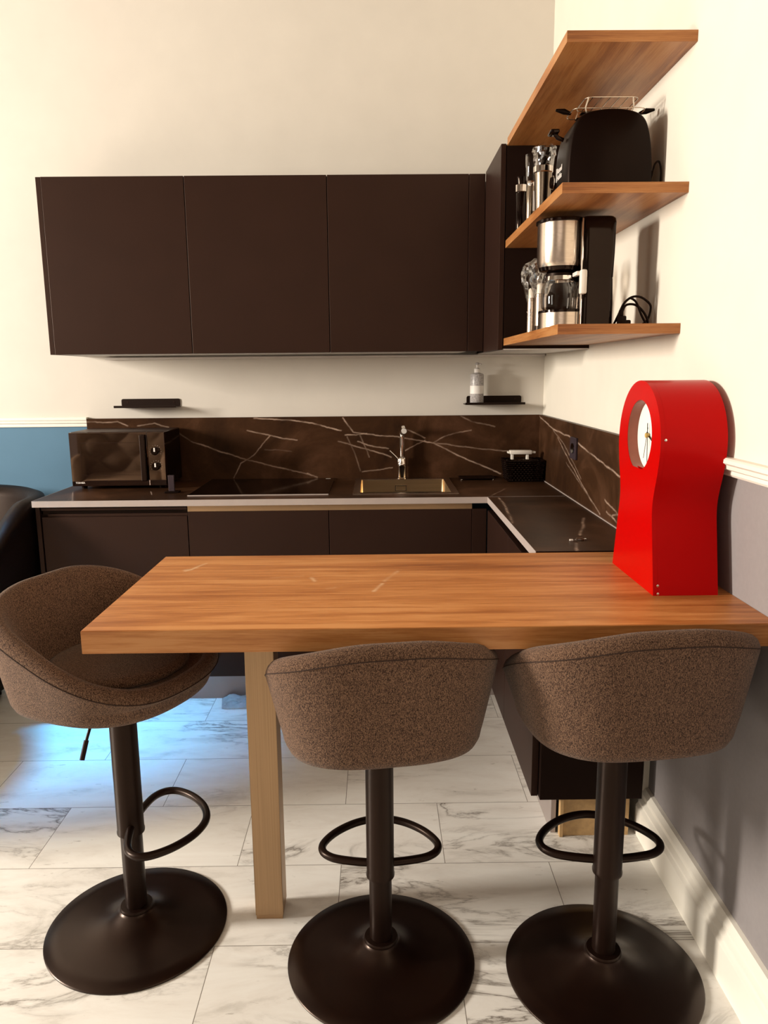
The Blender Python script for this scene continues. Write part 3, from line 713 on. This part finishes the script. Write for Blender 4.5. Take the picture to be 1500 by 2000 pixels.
# ------------------------------------------------------------------ toaster on the middle shelf
ts = thing('toaster', 'black slot toaster with wire warming rack on the middle wooden shelf', 'toaster', (-.158, -1.425, 1.9202)); ox, oy, oz = ts.location
def toast_prof(g=0):
    P = [(-.118, .006), (-.121, .04), (-.121, .09), (-.116, .150), (-.106, .188), (-.090, .212), (-.066, .227), (-.02, .235), (.03, .235), (.072, .226), (.094, .210), (.106, .185), (.116, .140), (.122, .08), (.123, .03), (.121, .006)]
    return [(x, z) for x, z in P]
def toast_body(bm, y0, y1, infl=0.0, rnd=.016):
    P0 = [(p.x, p.y) for p in smooth_path([(x, z, 0) for x, z in toast_prof()], 4)]
    cx = 0.0; cz = .11; secs = []
    for (y_, sc_) in ((y0, .93), (y0+rnd*.25, .965), (y0+rnd, .995), (y0+rnd*2, 1.0), (y1-rnd*2, 1.0), (y1-rnd, .995), (y1-rnd*.25, .965), (y1, .93)):
        secs.append([bm.verts.new((cx+(x-cx)*sc_, y_, max(.006, cz+(z-cz)*sc_) if z > .007 else .006)) for x, z in P0])
    for a, b_ in zip(secs[:-1], secs[1:]):
        n = len(a)
        for i in range(n):
            j = (i+1) % n; bm.faces.new((a[i], a[j], b_[j], b_[i]))
    bm.faces.new(list(reversed(secs[0]))); bm.faces.new(secs[-1])
bm = B(); toast_body(bm, -.082, .082); obj('body', bm, M['black_plastic'], ts, True, 50)
bm = B(); box(bm, -.075, .075, -.035, -.010, .2352, .2365); box(bm, -.075, .075, .012, .037, .2352, .2365); obj('slot', bm, M['laminate_dark'], ts)
for sx in (-.09, .09):
    for sy in (-.06, .06): obj('foot', B1(sx-.012, sx+.012, sy-.01, sy+.01, .0002, .0075), M['black_plastic'], ts)
bm = B(); tube(bm, [(-.118, -.010, .170), (-.135, -.012, .176), (-.143, -.013, .186)], .006, 12); box(bm, -.160, -.134, -.036, .012, .184, .194, bev=.004); obj('lever', bm, M['gloss_black'], ts, True)
bm = B(); lathe(bm, [(.018, -.002), (.018, .008), (.015, .014)], 0, 0, 32, axis='x')
for v in bm.verts: v.co.x *= -1
bmesh.ops.translate(bm, verts=bm.verts, vec=(-.121, .066, .072)); kb = obj('knob', bm, M['gloss_black'], ts, True)
bm = B(); tube(bm, [(-.1275, .066+.0188*math.cos(a*PI/16), .072+.0188*math.sin(a*PI/16)) for a in range(32)], .0012, 8, closed=True); obj('chrome_ring', bm, M['chrome'], kb, True)
bm = B(); zt, zb_ = .268, .243
def loop(bm, z, x0, x1, y0, y1, r): tube(bm, [(x, y_, z) for x, y_ in rrect(x0, x1, y0, y1, .02, 5)], r, 8, closed=True)
loop(bm, zt, -.070, .080, -.06, .06, .0016); loop(bm, zb_, -.100, .105, -.05, .05, .0014)
for (x_, y_) in ((-.062, -.06), (.062, -.06), (-.062, .06), (.062, .06)): tube(bm, [(x_, y_, zt), (x_*1.1, y_*.85, zb_), (x_*1.0, y_*.75, .228)], .0020, 8)
for k in range(-2, 3): tube(bm, [(k*.025, -.06, zt), (k*.025, .06, zt)], .0013, 6)
rk = obj('warming_rack', bm, M['steel_wire'], ts, True)
for sx in (-1, 1):
    bm = B(); tube(bm, [(sx*.098+.002, 0, zb_), (sx*.118+.002, 0, zb_+.006), (sx*.142+.002, 0, zb_+.010)], .006, 10, radii=[.004, .008, .0035]); obj('rack_tip', bm, M['black_plastic'], rk, True)
bm = B(); tube(bm, smooth_path([(.118, -.03, .012), (.122, -.06, .050), (.130, -.066, .088), (.142, -.066, .096), (.149, -.066, .070), (.150, -.06, .030), (.148, -.05, .004), (.13, .03, .004)], 8), .0028, 8); obj('power_cord', bm, M['black_plastic'], ts, True)
mt = Matrix(((0, 0, -1, -.1224), (-1, 0, 0, .036), (0, 1, 0, .088), (0, 0, 0, 1)))
text_mesh('lettering', 'Russell', .0215, M['letter_white'], ts, mt, bold=True)
mt = Matrix(((0, 0, -1, -.1224), (-1, 0, 0, .036), (0, 1, 0, .069), (0, 0, 0, 1)))
text_mesh('lettering', 'Hobbs', .0215, M['letter_white'], ts, mt, bold=True)
obj('lettering_bar', B1(-.1228, -.1212, .042, .047, .067, .105), M['letter_white'], ts)

# ------------------------------------------------------------------ coffee maker on the lowest shelf
cm = thing('coffee_maker', 'black and steel filter coffee maker with glass carafe on the lowest wooden shelf', 'coffee maker', (-.215, -1.415, 1.5615)); ox, oy, oz = cm.location
def rr_prism(bm, x0, x1, y0, y1, r, levels):
    """levels: (z, inset)"""
    rings = [[bm.verts.new((x, y_, z)) for x, y_ in rrect(x0+i_, x1-i_, y0+i_, y1-i_, max(.002, r-i_*.5), 7)] for z, i_ in levels]
    for a, b_ in zip(rings[:-1], rings[1:]):
        for i in range(len(a)):
            j = (i+1) % len(a); bm.faces.new((a[i], a[j], b_[j], b_[i]))
    bm.faces.new(list(reversed(rings[0]))); bm.faces.new(rings[-1])
bm = B(); rr_prism(bm, -.012, .089, -.083, .078, .022, [(.0002, 0), (.07, .0), (.138, .0025), (.141, .0035), (.144, .0020), (.21, .0), (.295, -.001), (.306, .001), (.311, .006), (.3125, .014)]); obj('tank', bm, M['gloss_black'], cm, True, 50)
bm = B(); lathe(bm, [(.066, .178), (.070, .190), (.071, .300), (.071, .3005)], -.052, 0, 56); o = obj('filter_housing', bm, M['steel'], cm, True); o['label'] = 'brushed steel filter housing'
bm = B(); lathe(bm, [(.0715, .3008), (.0755, .302), (.0755, .309), (.070, .313), (.02, .314)], -.052, 0, 56); obj('lid', bm, M['gloss_black'], cm, True)
bm = B(); lathe(bm, [(.045, .160), (.062, .168), (.0655, .1778)], -.052, 0, 48); obj('filter_base', bm, M['gloss_black'], cm, True)
bm = B(); lathe(bm, [(.074, .0002), (.074, .046)], -.040, 0, 56); o = obj('base', bm, M['steel'], cm, True); o['label'] = 'brushed steel base band'
bm = B(); lathe(bm, [(.0745, .0462), (.0745, .053), (.062, .056)], -.040, 0, 56); obj('hot_plate', bm, M['gloss_black'], cm, True)
obj('chrome_strip', B1(-.0135, -.0085, -.0845, -.078, .002, .305, bev=.002), M['chrome'], cm, True)
cf = None
bm = B(); lathe(bm, [(.050, .0565), (.056, .062), (.058, .085), (.056, .115), (.046, .138), (.043, .150)], -.052, -.004, 48, close_top=False); cf = obj('carafe', bm, M['glass'], cm, True)
bm = B(); lathe(bm, [(.0445, .1375), (.047, .140), (.0455, .152), (.0442, .152)], -.052, -.004, 48, close_bottom=False, close_top=False); obj('carafe_band', bm, M['chrome'], cf, True)
bm = B(); lathe(bm, [(.0440, .152), (.044, .160), (.030, .1635)], -.052, -.004, 40); obj('carafe_lid', bm, M['black_plastic'], cf, True)
bm = B(); box(bm, -.020, -.002, -.118, -.092, .092, .160, bev=.005); box(bm, -.028, -.014, -.094, -.045, .146, .158, bev=.003); obj('carafe_handle', bm, M['white_plastic'], cf, True)['label'] = 'carafe handle with its pale highlight put into the colour'  # white colour stands in for the bright highlight on the handle
bm = B(); tube(bm, smooth_path([(.095, -.06, .006), (.104, -.075, .035), (.118, -.080, .068), (.140, -.082, .085), (.166, -.082, .084), (.192, -.080, .066), (.196, -.08, .048), (.188, -.08, .020), (.170, -.076, .005)], 8), .0034, 8)
tube(bm, smooth_path([(.112, -.082, .040), (.122, -.085, .062), (.150, -.086, .062), (.176, -.084, .040), (.190, -.08, .012), (.175, -.07, .006), (.12, -.04, .006)], 8), .0034, 8)
tube(bm, smooth_path([(.132, -.09, .082), (.150, -.088, .07), (.168, -.084, .035), (.186, -.08, .006)], 8), .0034, 8)
obj('power_cord', bm, M['black_plastic'], cm, True)
bm = B(); box(bm, .100, .122, -.098, -.070, .004, .032, bev=.004); box(bm, .103, .114, -.094, -.076, .030, .050, bev=.004); box(bm, .116, .136, -.096, -.072, .002, .020, bev=.004); obj('plug', bm, M['black_plastic'], cm, True)

# ------------------------------------------------------------------ wrapped steel tumblers and bottles on the shelves
def crumple(bm, cx, cy, z0, z1, r0, r1, seed, n=28, m=14):
    rings = []
    for k in range(m+1):
        q = k/m; z = z0+(z1-z0)*q; r = r0+(r1-r0)*math.sin(min(1, q*1.15)*PI/2)
        if q > .86: r *= (1-(q-.86)*3.2)
        ring = []
        for i in range(n):
            a = 2*PI*i/n
            d = noise.noise(Vector((math.cos(a)*2.2+seed, math.sin(a)*2.2, z*55)))*.22+noise.noise(Vector((math.cos(a)*6, math.sin(a)*6+seed, z*130)))*.20
            rr = r*(1+d*(.3+.9*q)); ring.append(bm.verts.new((cx+rr*math.cos(a), cy+rr*math.sin(a), z+.006*q*noise.noise(Vector((i*.8, seed, 2))))))
        rings.append(ring)
    for a, b_ in zip(rings[:-1], rings[1:]):
        for i in range(n):
            j = (i+1) % n; bm.faces.new((a[i], a[j], b_[j], b_[i]))
def wrapped(x, y, z, rb, rt, h, ft, label, seed, mark=False, band=False):
    t = thing('steel_tumbler', label, 'tumbler', (x, y, z), 0, 'wrapped steel tumblers on the lowest shelf')
    bm = B(); lathe(bm, [(rb, .0), (rb, h*.2), (rb*1.02, h), (rb*.9, h+.002)], 0, 0, 36); obj('body', bm, M['steel'], t, True)
    if band:
        bm = B(); lathe(bm, [(rb*1.03, .002), (rb*1.03, .020)], 0, 0, 36); obj('foot_band', bm, M['black_metal'], t, True)
    bm = B(); lathe(bm, [(rb*.75, h+.0022), (rb*.75, h+.030), (rb*.55, h+.034)], 0, 0, 24); obj('cap', bm, M['white_plastic'], t, True)
    bm = B(); crumple(bm, 0, 0, h*.92, h+ft, rb*1.08, rt*1.12, seed); obj('plastic_wrap', bm, M['film'], t, True, 20)
    if mark:
        bm = B()
        for k in range(5):
            a0, a1 = PI/2+k*4*PI/5, PI/2+(k+1)*4*PI/5
            tube(bm, [(-.0215*0-.012+.009*math.cos(a0), -rb*.86-.002, h*.58+.016*math.sin(a0)), (-.012+.009*math.cos(a1), -rb*.86-.002, h*.58+.016*math.sin(a1))], .0007, 5)
        obj('emblem', bm, M['letter_white'], t)
    return t
ZS1, ZS2 = 1.5616, 1.9203
wrapped(-.291, -1.12, ZS1, .0165, .034, .116, .115, 'slim steel tumbler with star emblem wrapped in clear film, beside the dark cabinet', 1.3, True)
wrapped(-.2885, -1.245, ZS1, .0175, .040, .118, .110, 'slim steel tumbler with dark foot band wrapped in clear film, beside the carafe', 5.1, False, True)
t = thing('bottle', 'dark slim bottle with a chrome neck ring at the back of the middle shelf', 'bottle', (-.292, -.87, ZS2))
bm = B(); lathe(bm, [(.017, 0), (.018, .004), (.018, .150), (.014, .158)], 0, 0, 32); obj('body', bm, M['gloss_black'], t, True)
bm = B(); lathe(bm, [(.0185, .1505), (.0215, .153), (.0215, .176), (.018, .178)], 0, 0, 32); obj('neck_ring', bm, M['chrome'], t, True)
bm = B(); lathe(bm, [(.013, .1782), (.016, .20), (.017, .204)], 0, 0, 32); obj('cap', bm, M['gloss_black'], t, True)
t = thing('cocktail_jar', 'clear glass cylinder with shiny waist on the middle shelf left of the steel cup', 'jar', (-.281, -1.0, ZS2))
bm = B(); lathe(bm, [(.014, 0), (.016, .004), (.017, .120), (.012, .150)], 0, 0, 32, close_top=False); obj('lower_tube', bm, M['dark_steel'], t, True)
bm = B(); lathe(bm, [(.012, .148), (.019, .165), (.0215, .225), (.0215, .245)], 0, 0, 32, close_top=False, close_bottom=False); obj('glass_head', bm, M['glass'], t, True)
bm = B(); lathe(bm, [(.0125, .142), (.0145, .146), (.0145, .156), (.0125, .160)], 0, 0, 32); obj('waist_ring', bm, M['chrome'], t, True)
obj('scale_strip', B1(.004, .010, -.0185, -.0175, .06, .125), M['letter_white'], t)
t = thing('steel_cup', 'tapered steel cup with chrome rim in front of the glass cylinder on the middle shelf', 'cup', (-.272, -1.15, ZS2))
bm = B(); lathe(bm, [(.021, 0), (.022, .003), (.029, .148), (.027, .150)], 0, 0, 40); obj('body', bm, M['dark_steel'], t, True)
bm = B(); lathe(bm, [(.0292, .1485), (.032, .151), (.0322, .168), (.029, .170)], 0, 0, 40); obj('rim', bm, M['chrome'], t, True)
bm = B(); tube(bm, [(-.004, -.01, .170), (.006, -.012, .20), (.018, -.012, .226)], .009, 12); obj('stopper', bm, M['gloss_black'], t, True)
bm = B(); crumple(bm, .002, 0, .150, .238, .026, .036, 9.2); obj('plastic_wrap', bm, M['film'], t, True, 20)

# ------------------------------------------------------------------ microwave
mw = thing('microwave', 'black microwave oven with dial controls on the left of the worktop', 'microwave', (-2.008, -.17, ZC+.0003)); ox, oy, oz = mw.location
mx0, mx1, my0, my1, mz0, mz1 = -.2165, .2165, -.140, .138, .017, .262
obj('case', B1(mx0, mx1, my0+.022, my1, mz0, mz1, bev=.003), M['gloss_black'], mw)
obj('top_sheet', B1(mx0+.004, mx1-.004, my0+.024, my1-.004, mz1+.0001, mz1+.0012), M['laminate'], mw)
dx1 = .137
d = obj('door', B1(mx0, dx1, my0, my0+.0215, mz0, mz1, bev=.002), M['oven_glass'], mw)
obj('window_mesh', B1(mx0+.05, dx1-.028, my0-.0006, my0-.0001, mz0+.052, mz1-.048), M['oven_glass'], d)
e = obj('handle', B1(dx1-.030, dx1-.004, my0-.020, my0-.008, mz0+.022, mz1-.012, bev=.004), M['black_metal'], d); 
for zz in (mz0+.030, mz1-.035): obj('handle_mount', B1(dx1-.024, dx1-.010, my0-.009, my0, zz, zz+.015), M['gloss_black'], d)
bm = B()
for (a, b_, c, dd) in ((mx0+.048, dx1-.026, mz0+.050, mz0+.0512), (mx0+.048, dx1-.026, mz1-.0472, mz1-.046), (mx0+.048, mx0+.0492, mz0+.05, mz1-.046), (dx1-.0272, dx1-.026, mz0+.05, mz1-.046)): box(bm, a, b_, my0-.0010, my0-.0002, c, dd)
obj('window_frame', bm, M['laminate'], d)
cpn = obj('control_panel', B1(dx1+.0008, mx1, my0, my0+.0215, mz0, mz1, bev=.002), M['oven_glass'], mw)
for zk in (.176, .106):
    bm = B(); lathe(bm, [(.0185, 0), (.0180, .014), (.0150, .017)], 0, 0, 36, axis='y')
    for v in bm.verts: v.co.y *= -1
    bmesh.ops.translate(bm, verts=bm.verts, vec=(.174, my0, zk)); k_ = obj('knob', bm, M['gloss_black'], mw, True)
    bm = B(); box(bm, .1705, .1775, my0-.0195, my0-.0172, zk-.002, zk+.016, bev=.0005); obj('pointer', bm, M['label_white'], k_)
    bm = B()
    for q in range(11):
        a = math.radians(-30+q*24); box(bm, .174+.026*math.cos(a)-.0012, .174+.026*math.cos(a)+.0012, my0-.0006, my0-.0001, zk+.026*math.sin(a)-.0005, zk+.026*math.sin(a)+.0005)
    obj('dial_marks', bm, M['letter_white'], cpn)
obj('door_button', B1(.010, .030, my0-.0008, my0, mz0+.004, mz0+.007), M['letter_white'], d) if False else None
mt = Matrix(((1, 0, 0, mx0+.016), (0, 0, -1, my0-.0006), (0, 1, 0, mz0+.012), (0, 0, 0, 1)))
text_mesh('lettering', 'TOSHIBA', .0105, M['letter_white'], mw, mt, bold=True)
for sx in (-.18, .18):
    for sy in (-.09, .11):
        bm = B(); lathe(bm, [(.012, 0), (.014, .0168)], sx, sy, 20); obj('foot', bm, M['black_plastic'], mw, True)

# small black stand beside the microwave
t = thing('stand', 'small black upright stand on the worktop in front of the microwave corner', 'stand', (-1.738, -.415, ZC+.0003))
obj('base', B1(-.031, .031, -.022, .022, 0, .007, bev=.001), M['black_plastic'], t)
bm = B(); box(bm, -.016, .010, -.006, .006, .0072, .078, bev=.001); obj('upright', bm, M['socket'], t)

# flat black board right of the sink
t = thing('drip_tray', 'flat black tray lying on the worktop against the splashback between sink and basket', 'tray', (-.335, -.078, ZC+.0003))
obj('plate', B1(-.085, .085, -.050, .050, .006, .011, bev=.002), M['black_plastic'], t)
for sx in (-.082, .080):
    bm = B(); lathe(bm, [(.005, 0), (.006, .004), (.005, .0058)], sx*.95, -.044, 16); obj('foot', bm, M['chrome'], t, True)

# ------------------------------------------------------------------ basket with a white gadget
bk = thing('basket', 'small dark woven basket in the corner of the worktop', 'basket', (-.120, -.130, ZC+.0003), 0)
bx, by, bh = .086, .068, .098
def at(t_, z):      # point on the tapered rectangular outline, t_ in 0..4
    s_ = .90+.14*z/bh; hx, hy = bx*s_, by*s_; k, f = int(t_) % 4, t_-int(t_)
    return [(-hx+2*hx*f, -hy), (hx, -hy+2*hy*f), (hx-2*hx*f, hy), (-hx, hy-2*hy*f)][k]
bm = B()
NR, NS = 9, 40
for r_ in range(NR):
    z = .008+r_*(bh-.018)/(NR-1); pts = []
    for s_ in range(NS*2):
        t_ = s_*4/(NS*2); x, y_ = at(t_, z); L_ = math.hypot(x, y_); k = .0022*(1 if (s_//1+r_) % 2 else -1)
        pts.append((x*(1+k/L_), y_*(1+k/L_), z))
    tube(bm, pts, .0042, 6, closed=True)
obj('weave', bm, M['gloss_black'], bk, True)
bm = B()
for s_ in range(NS):
    t_ = s_*4/NS; x, y_ = at(t_, 0); x2, y2 = at(t_, bh); tube(bm, [(x, y_, .002), (x2, y2, bh-.004)], .0022, 6)
box(bm, -bx*.88, bx*.88, -by*.88, by*.88, .001, .004)
obj('stakes', bm, M['gloss_black'], bk, True)
bm = B(); pts = []
for s_ in range(80):
    x, y_ = at(s_*4/80, bh); pts.append((x, y_, bh+.0015*(1 if s_ % 2 else -1)))
tube(bm, pts, .005, 8, closed=True); obj('rim', bm, M['black_plastic'], bk, True)
gd = thing('kitchen_gadget', 'white plastic gadget with two short legs lying on top of the woven basket', 'gadget', (-.118, -.140, ZC+bh+.004))
bm = B(); box(bm, -.068, .038, -.020, .020, .026, .045, bev=.004); box(bm, -.078, .056, -.016, .016, .030, .040, bev=.003); obj('body', bm, M['white_plastic'], gd, True)
for sx in (-.055, .018): obj('leg', B1(sx-.006, sx+.006, -.012, .012, .0, .0262, bev=.002), M['white_plastic'], gd)
obj('foot_bar', B1(-.064, .040, -.016, .016, -.004, .0028, bev=.001), M['glass'], gd)

# ------------------------------------------------------------------ keys on the worktop
ky = thing('keys', 'small bunch of keys lying on the worktop near the bar top', 'keys', (-.200, -1.462, ZC+.0003))
bm = B(); tube(bm, [(.020+.010*math.cos(a*PI/12), .004+.010*math.sin(a*PI/12), .002+.001*math.sin(a)) for a in range(24)], .0012, 6, closed=True); obj('key_ring', bm, M['chrome'], ky, True)
def key(bm, a, dx, dy, z):
    m = bmesh.new(); 
    r = bmesh.ops.create_circle(bm, cap_ends=True, segments=16, radius=.008)
    vs = list(r['verts'])
    n0 = len(bm.verts); box(bm, .006, .032, -.0025, .0025, 0, .0016)
    m.free()
for i_, (a, dx, dy, z) in enumerate(((2.7, .012, .0, .001), (3.4, .014, -.004, .0035), (-2.2, .01, .004, .0055))):
    bm = B(); lathe(bm, [(.0085, 0), (.0085, .0016)], 0, 0, 20); box(bm, .007, .032, -.0028, .0028, .0, .0016)
    for k in range(3): box(bm, .014+k*.006, .017+k*.006, -.0048, -.0026, .0, .0016)
    bmesh.ops.rotate(bm, verts=bm.verts, cent=(0, 0, 0), matrix=Matrix.Rotation(a, 3, 'Z')); bmesh.ops.translate(bm, verts=bm.verts, vec=(dx, dy, z)); obj('key', bm, M['chrome'], ky)
obj('tag', B1(-.026, -.014, -.016, -.008, .0, .006, bev=.002), M['white_plastic'], ky)

# ------------------------------------------------------------------ wall ledges and soap dispenser
def ledge(x0, x1, xb0, xb1, label):
    t = thing('wall_ledge', label, 'ledge', ((x0+x1)/2, -.0015, 1.279), 0, 'small black metal wall ledges'); cx = t.location.x
    bm = B(); box(bm, x0-cx, x1-cx, -.100, 0, 0, .004, bev=.001); box(bm, x0-cx, x1-cx, -.100, -.097, .003, .011, bev=.001); obj('tray', bm, M['black_paint_ledge'], t)
    bm = B(); prism(bm, [(x, z) for x, z in rrect(xb0-cx, xb1-cx, .002, .040, .009, 5)], -.003, 0, 'y'); bp_ = obj('back_plate', bm, M['black_paint_ledge'], t)
    for sx in (xb0-cx+.03, xb1-cx-.03):
        bm = B(); lathe(bm, [(.004, -.0045), (.004, -.0031)], sx, 0, 16, axis='y', cz=.024); obj('screw', bm, M['laminate'], bp_)
ledge(-2.082, -1.785, -2.075, -1.788, 'empty small black wall ledge above the microwave')
ledge(-.396, -.108, -.380, -.110, 'small black wall ledge above the sink corner carrying the soap dispenser')
sd = thing('soap_dispenser', 'speckled grey pump soap dispenser with white label on the right wall ledge', 'soap dispenser', (-.3365, -.058, 1.2833))
bm = B(); lathe(bm, [(.030, 0), (.0325, .003), (.0325, .136), (.030, .142), (.016, .146), (.015, .148)], 0, 0, 48); obj('bottle', bm, M['speckle'], sd, True)
bm = B(); lathe(bm, [(.0330, .048), (.0330, .086)], 0, 0, 48, close_bottom=False, close_top=False); lb = obj('label', bm, M['label_white'], sd, True)
bm = B(); lathe(bm, [(.0148, .1482), (.0150, .166), (.007, .170), (.005, .172), (.005, .184)], 0, 0, 32); obj('collar', bm, M['label_white'], sd, True)
bm = B(); lathe(bm, [(.0085, .1842), (.0090, .192), (.006, .196)], 0, 0, 24); tube(bm, [(0, 0, .191), (.012, -.006, .191), (.020, -.010, .186)], .003, 10); obj('pump_head', bm, M['speckle'], sd, True)

# ------------------------------------------------------------------ sockets
def socket(y0, y1, z0, z1, x, label):
    t = thing('power_socket', label, 'socket', (x, (y0+y1)/2, (z0+z1)/2)); hy, hz = abs(y1-y0)/2, (z1-z0)/2
    bm = B(); box(bm, -.010, -.0003, -hy, hy, -hz, hz, bev=.002); obj('plate', bm, M['socket'], t)
    bm = B(); lathe(bm, [(.0, -.0135), (.019, -.0135), (.0205, -.0104)], 0, 0, 36, axis='x', close_bottom=False) if False else lathe(bm, [(.0205, -.0132), (.0215, -.0101)], 0, 0, 36, axis='x'); w_ = obj('insert', bm, M['gloss_black'], t, True)
    bm = B()
    for sy in (-.0095, .0095): lathe(bm, [(.0024, -.0138), (.0024, -.0133)], 0, sy, 12, axis='x')
    for v in bm.verts: pass
    obj('pin_hole', bm, M['laminate_dark'], w_)
socket(-.755, -.665, 1.084, 1.172, -.0200, 'dark power socket in the stone splashback on the right wall')
socket(-2.470, -2.378, .222, .307, .0178, 'black socket low on the grey right wall at the frame edge')

# ------------------------------------------------------------------ clear plastic packet on the floor by the plinth
bm = B(); nx, ny = 30, 20; g = []
for i in range(nx+1):
    row = []
    for j in range(ny+1):
        u, v = i/nx, j/ny; x = -.13+.26*u + (.02*(1-v)); y_ = -.055+.11*v
        z = .004+.020*abs(noise.noise(Vector((u*5, v*4, 2.2))))+.008*abs(noise.noise(Vector((u*14, v*11, 5))))+.012*v
        z *= min(1, 8*min(u, 1-u, v+.02, 1.02-v)+.12)
        row.append(bm.verts.new((x, y_, z)))
    g.append(row)
for i in range(nx):
    for j in range(ny): bm.faces.new((g[i][j], g[i+1][j], g[i+1][j+1], g[i][j+1]))
bmesh.ops.solidify(bm, geom=bm.faces[:], thickness=.0015)
pk = obj('plastic_packet', bm, M['packet'] if 'packet' in M else simple('translucent_packet', (.62, .66, .68), .22, var=.12, nscale=30), None, True, 25); pk.location = (-1.40, -.622, .0012); tag(pk, 'crumpled whitish plastic packet on the floor behind the metal post', 'packet')

# ------------------------------------------------------------------ black leather tub armchair at the left edge
ac = thing('armchair', 'black leather tub armchair at the left edge beside the base cabinets', 'armchair', (-2.74, -.52, 0), math.radians(-35))
N = 72; bm = B(); rings = []
for i in range(N):
    phi = 2*PI*i/N; a = abs(((phi+PI) % (2*PI))-PI); ad = math.degrees(a)
    q = max(0, min(1, (ad-40)/60)); s = q*q*(3-2*q); q2 = max(0, min(1, (ad-75)/45)); s2 = q2*q2*(3-2*q2)
    h = .42+(.74-.42)*s+(.92-.74)*s2; R = .46; rb = .26
    prof = [(.02, .05), (rb*.9, .05), (rb, .07)] + [(rb+(R-rb)*math.sin(k/8*PI/2)**.9, .07+(h-.06-.07)*k/8) for k in range(1, 9)] + [(R+.012, h-.04), (R, h-.012), (R-.03, h), (R-.07, h-.012), (R-.085, h-.05), (R-.10, .40), (.02, .40)]
    dx, dy = math.sin(phi), -math.cos(phi); rings.append([bm.verts.new((dx*r, dy*r*.92, z)) for r, z in prof])
for i in range(N):
    a_, b_ = rings[i], rings[(i+1) % N]
    for k in range(len(a_)-1): bm.faces.new((a_[k], b_[k], b_[k+1], a_[k+1]))
bm.faces.new([r[0] for r in rings]); bm.faces.new([r[-1] for r in reversed(rings)])
obj('shell', bm, M['leather'], ac, True, 80)
bm = B(); lathe(bm, [(.10, .402), (.32, .403), (.345, .42), (.345, .47), (.32, .49), (.1, .50)], 0, -.01, 48); obj('seat_cushion', bm, M['leather'], ac, True, 60)
for a in (45, 135, 225, 315):
    bm = B(); x, y_ = .17*math.cos(math.radians(a)), .17*math.sin(math.radians(a)); tube(bm, [(x, y_, .0005), (x, y_, .052)], .016, 12); obj('leg', bm, M['black_metal'], ac, True)

# ------------------------------------------------------------------ beige tufted armchair behind the viewer (mirrored in the microwave door)
ta = thing('tufted_armchair', 'beige buttoned armchair standing behind the viewer, mirrored in the microwave door', 'armchair', (-3.35, -4.35, 0), math.radians(-14))
nu, nv = 64, 44; bm = B(); g = []; W_, H_ = .86, .62
for i in range(nu+1):
    row = []
    for j in range(nv+1):
        u, v = i/nu, j/nv; cu_, cv_ = u*5, v*4
        a, b_ = cu_+cv_, cu_-cv_
        t_ = abs(math.sin(a*PI/2))*abs(math.sin(b_*PI/2)); curve = .16*(2*u-1)**2
        row.append(bm.verts.new(((u-.5)*W_, -.30+curve+.060*t_**.6*min(1, 8*min(u, 1-u)), .42+H_*v)))
    g.append(row)
for i in range(nu):
    for j in range(nv): bm.faces.new((g[i][j], g[i+1][j], g[i+1][j+1], g[i][j+1]))
bmesh.ops.solidify(bm, geom=bm.faces[:], thickness=.10)
obj('backrest', bm, M['cushion_beige'], ta, True, 80)
obj('seat', B1(-.36, .36, -.26, .36, .26, .46, bev=.05), M['cushion_beige'], ta, True, 80)
for sx in (-1, 1): obj('armrest', B1(min(sx*.37, sx*.47), max(sx*.37, sx*.47), -.28, .34, .20, .66, bev=.045), M['cushion_beige'], ta, True, 80)
for sx in (-.38, .38):
    for sy in (-.22, .28):
        bm = B(); tube(bm, [(sx, sy, .0005), (sx, sy, .26)], .02, 12); obj('leg', bm, M['black_metal'], ta, True)

shade_armchair = ac.copy(); C.objects.link(shade_armchair); shade_armchair.location = (-3.15, -1.38, 0); shade_armchair.rotation_euler = (0, 0, math.radians(-70))  # unseen second armchair, added to keep window light off the left floor
for ch in list(ac.children):
    c = ch.copy(); C.objects.link(c); c.parent = shade_armchair
tag(shade_armchair, 'added black leather tub armchair out of view, shading the floor left of the bar', 'armchair')
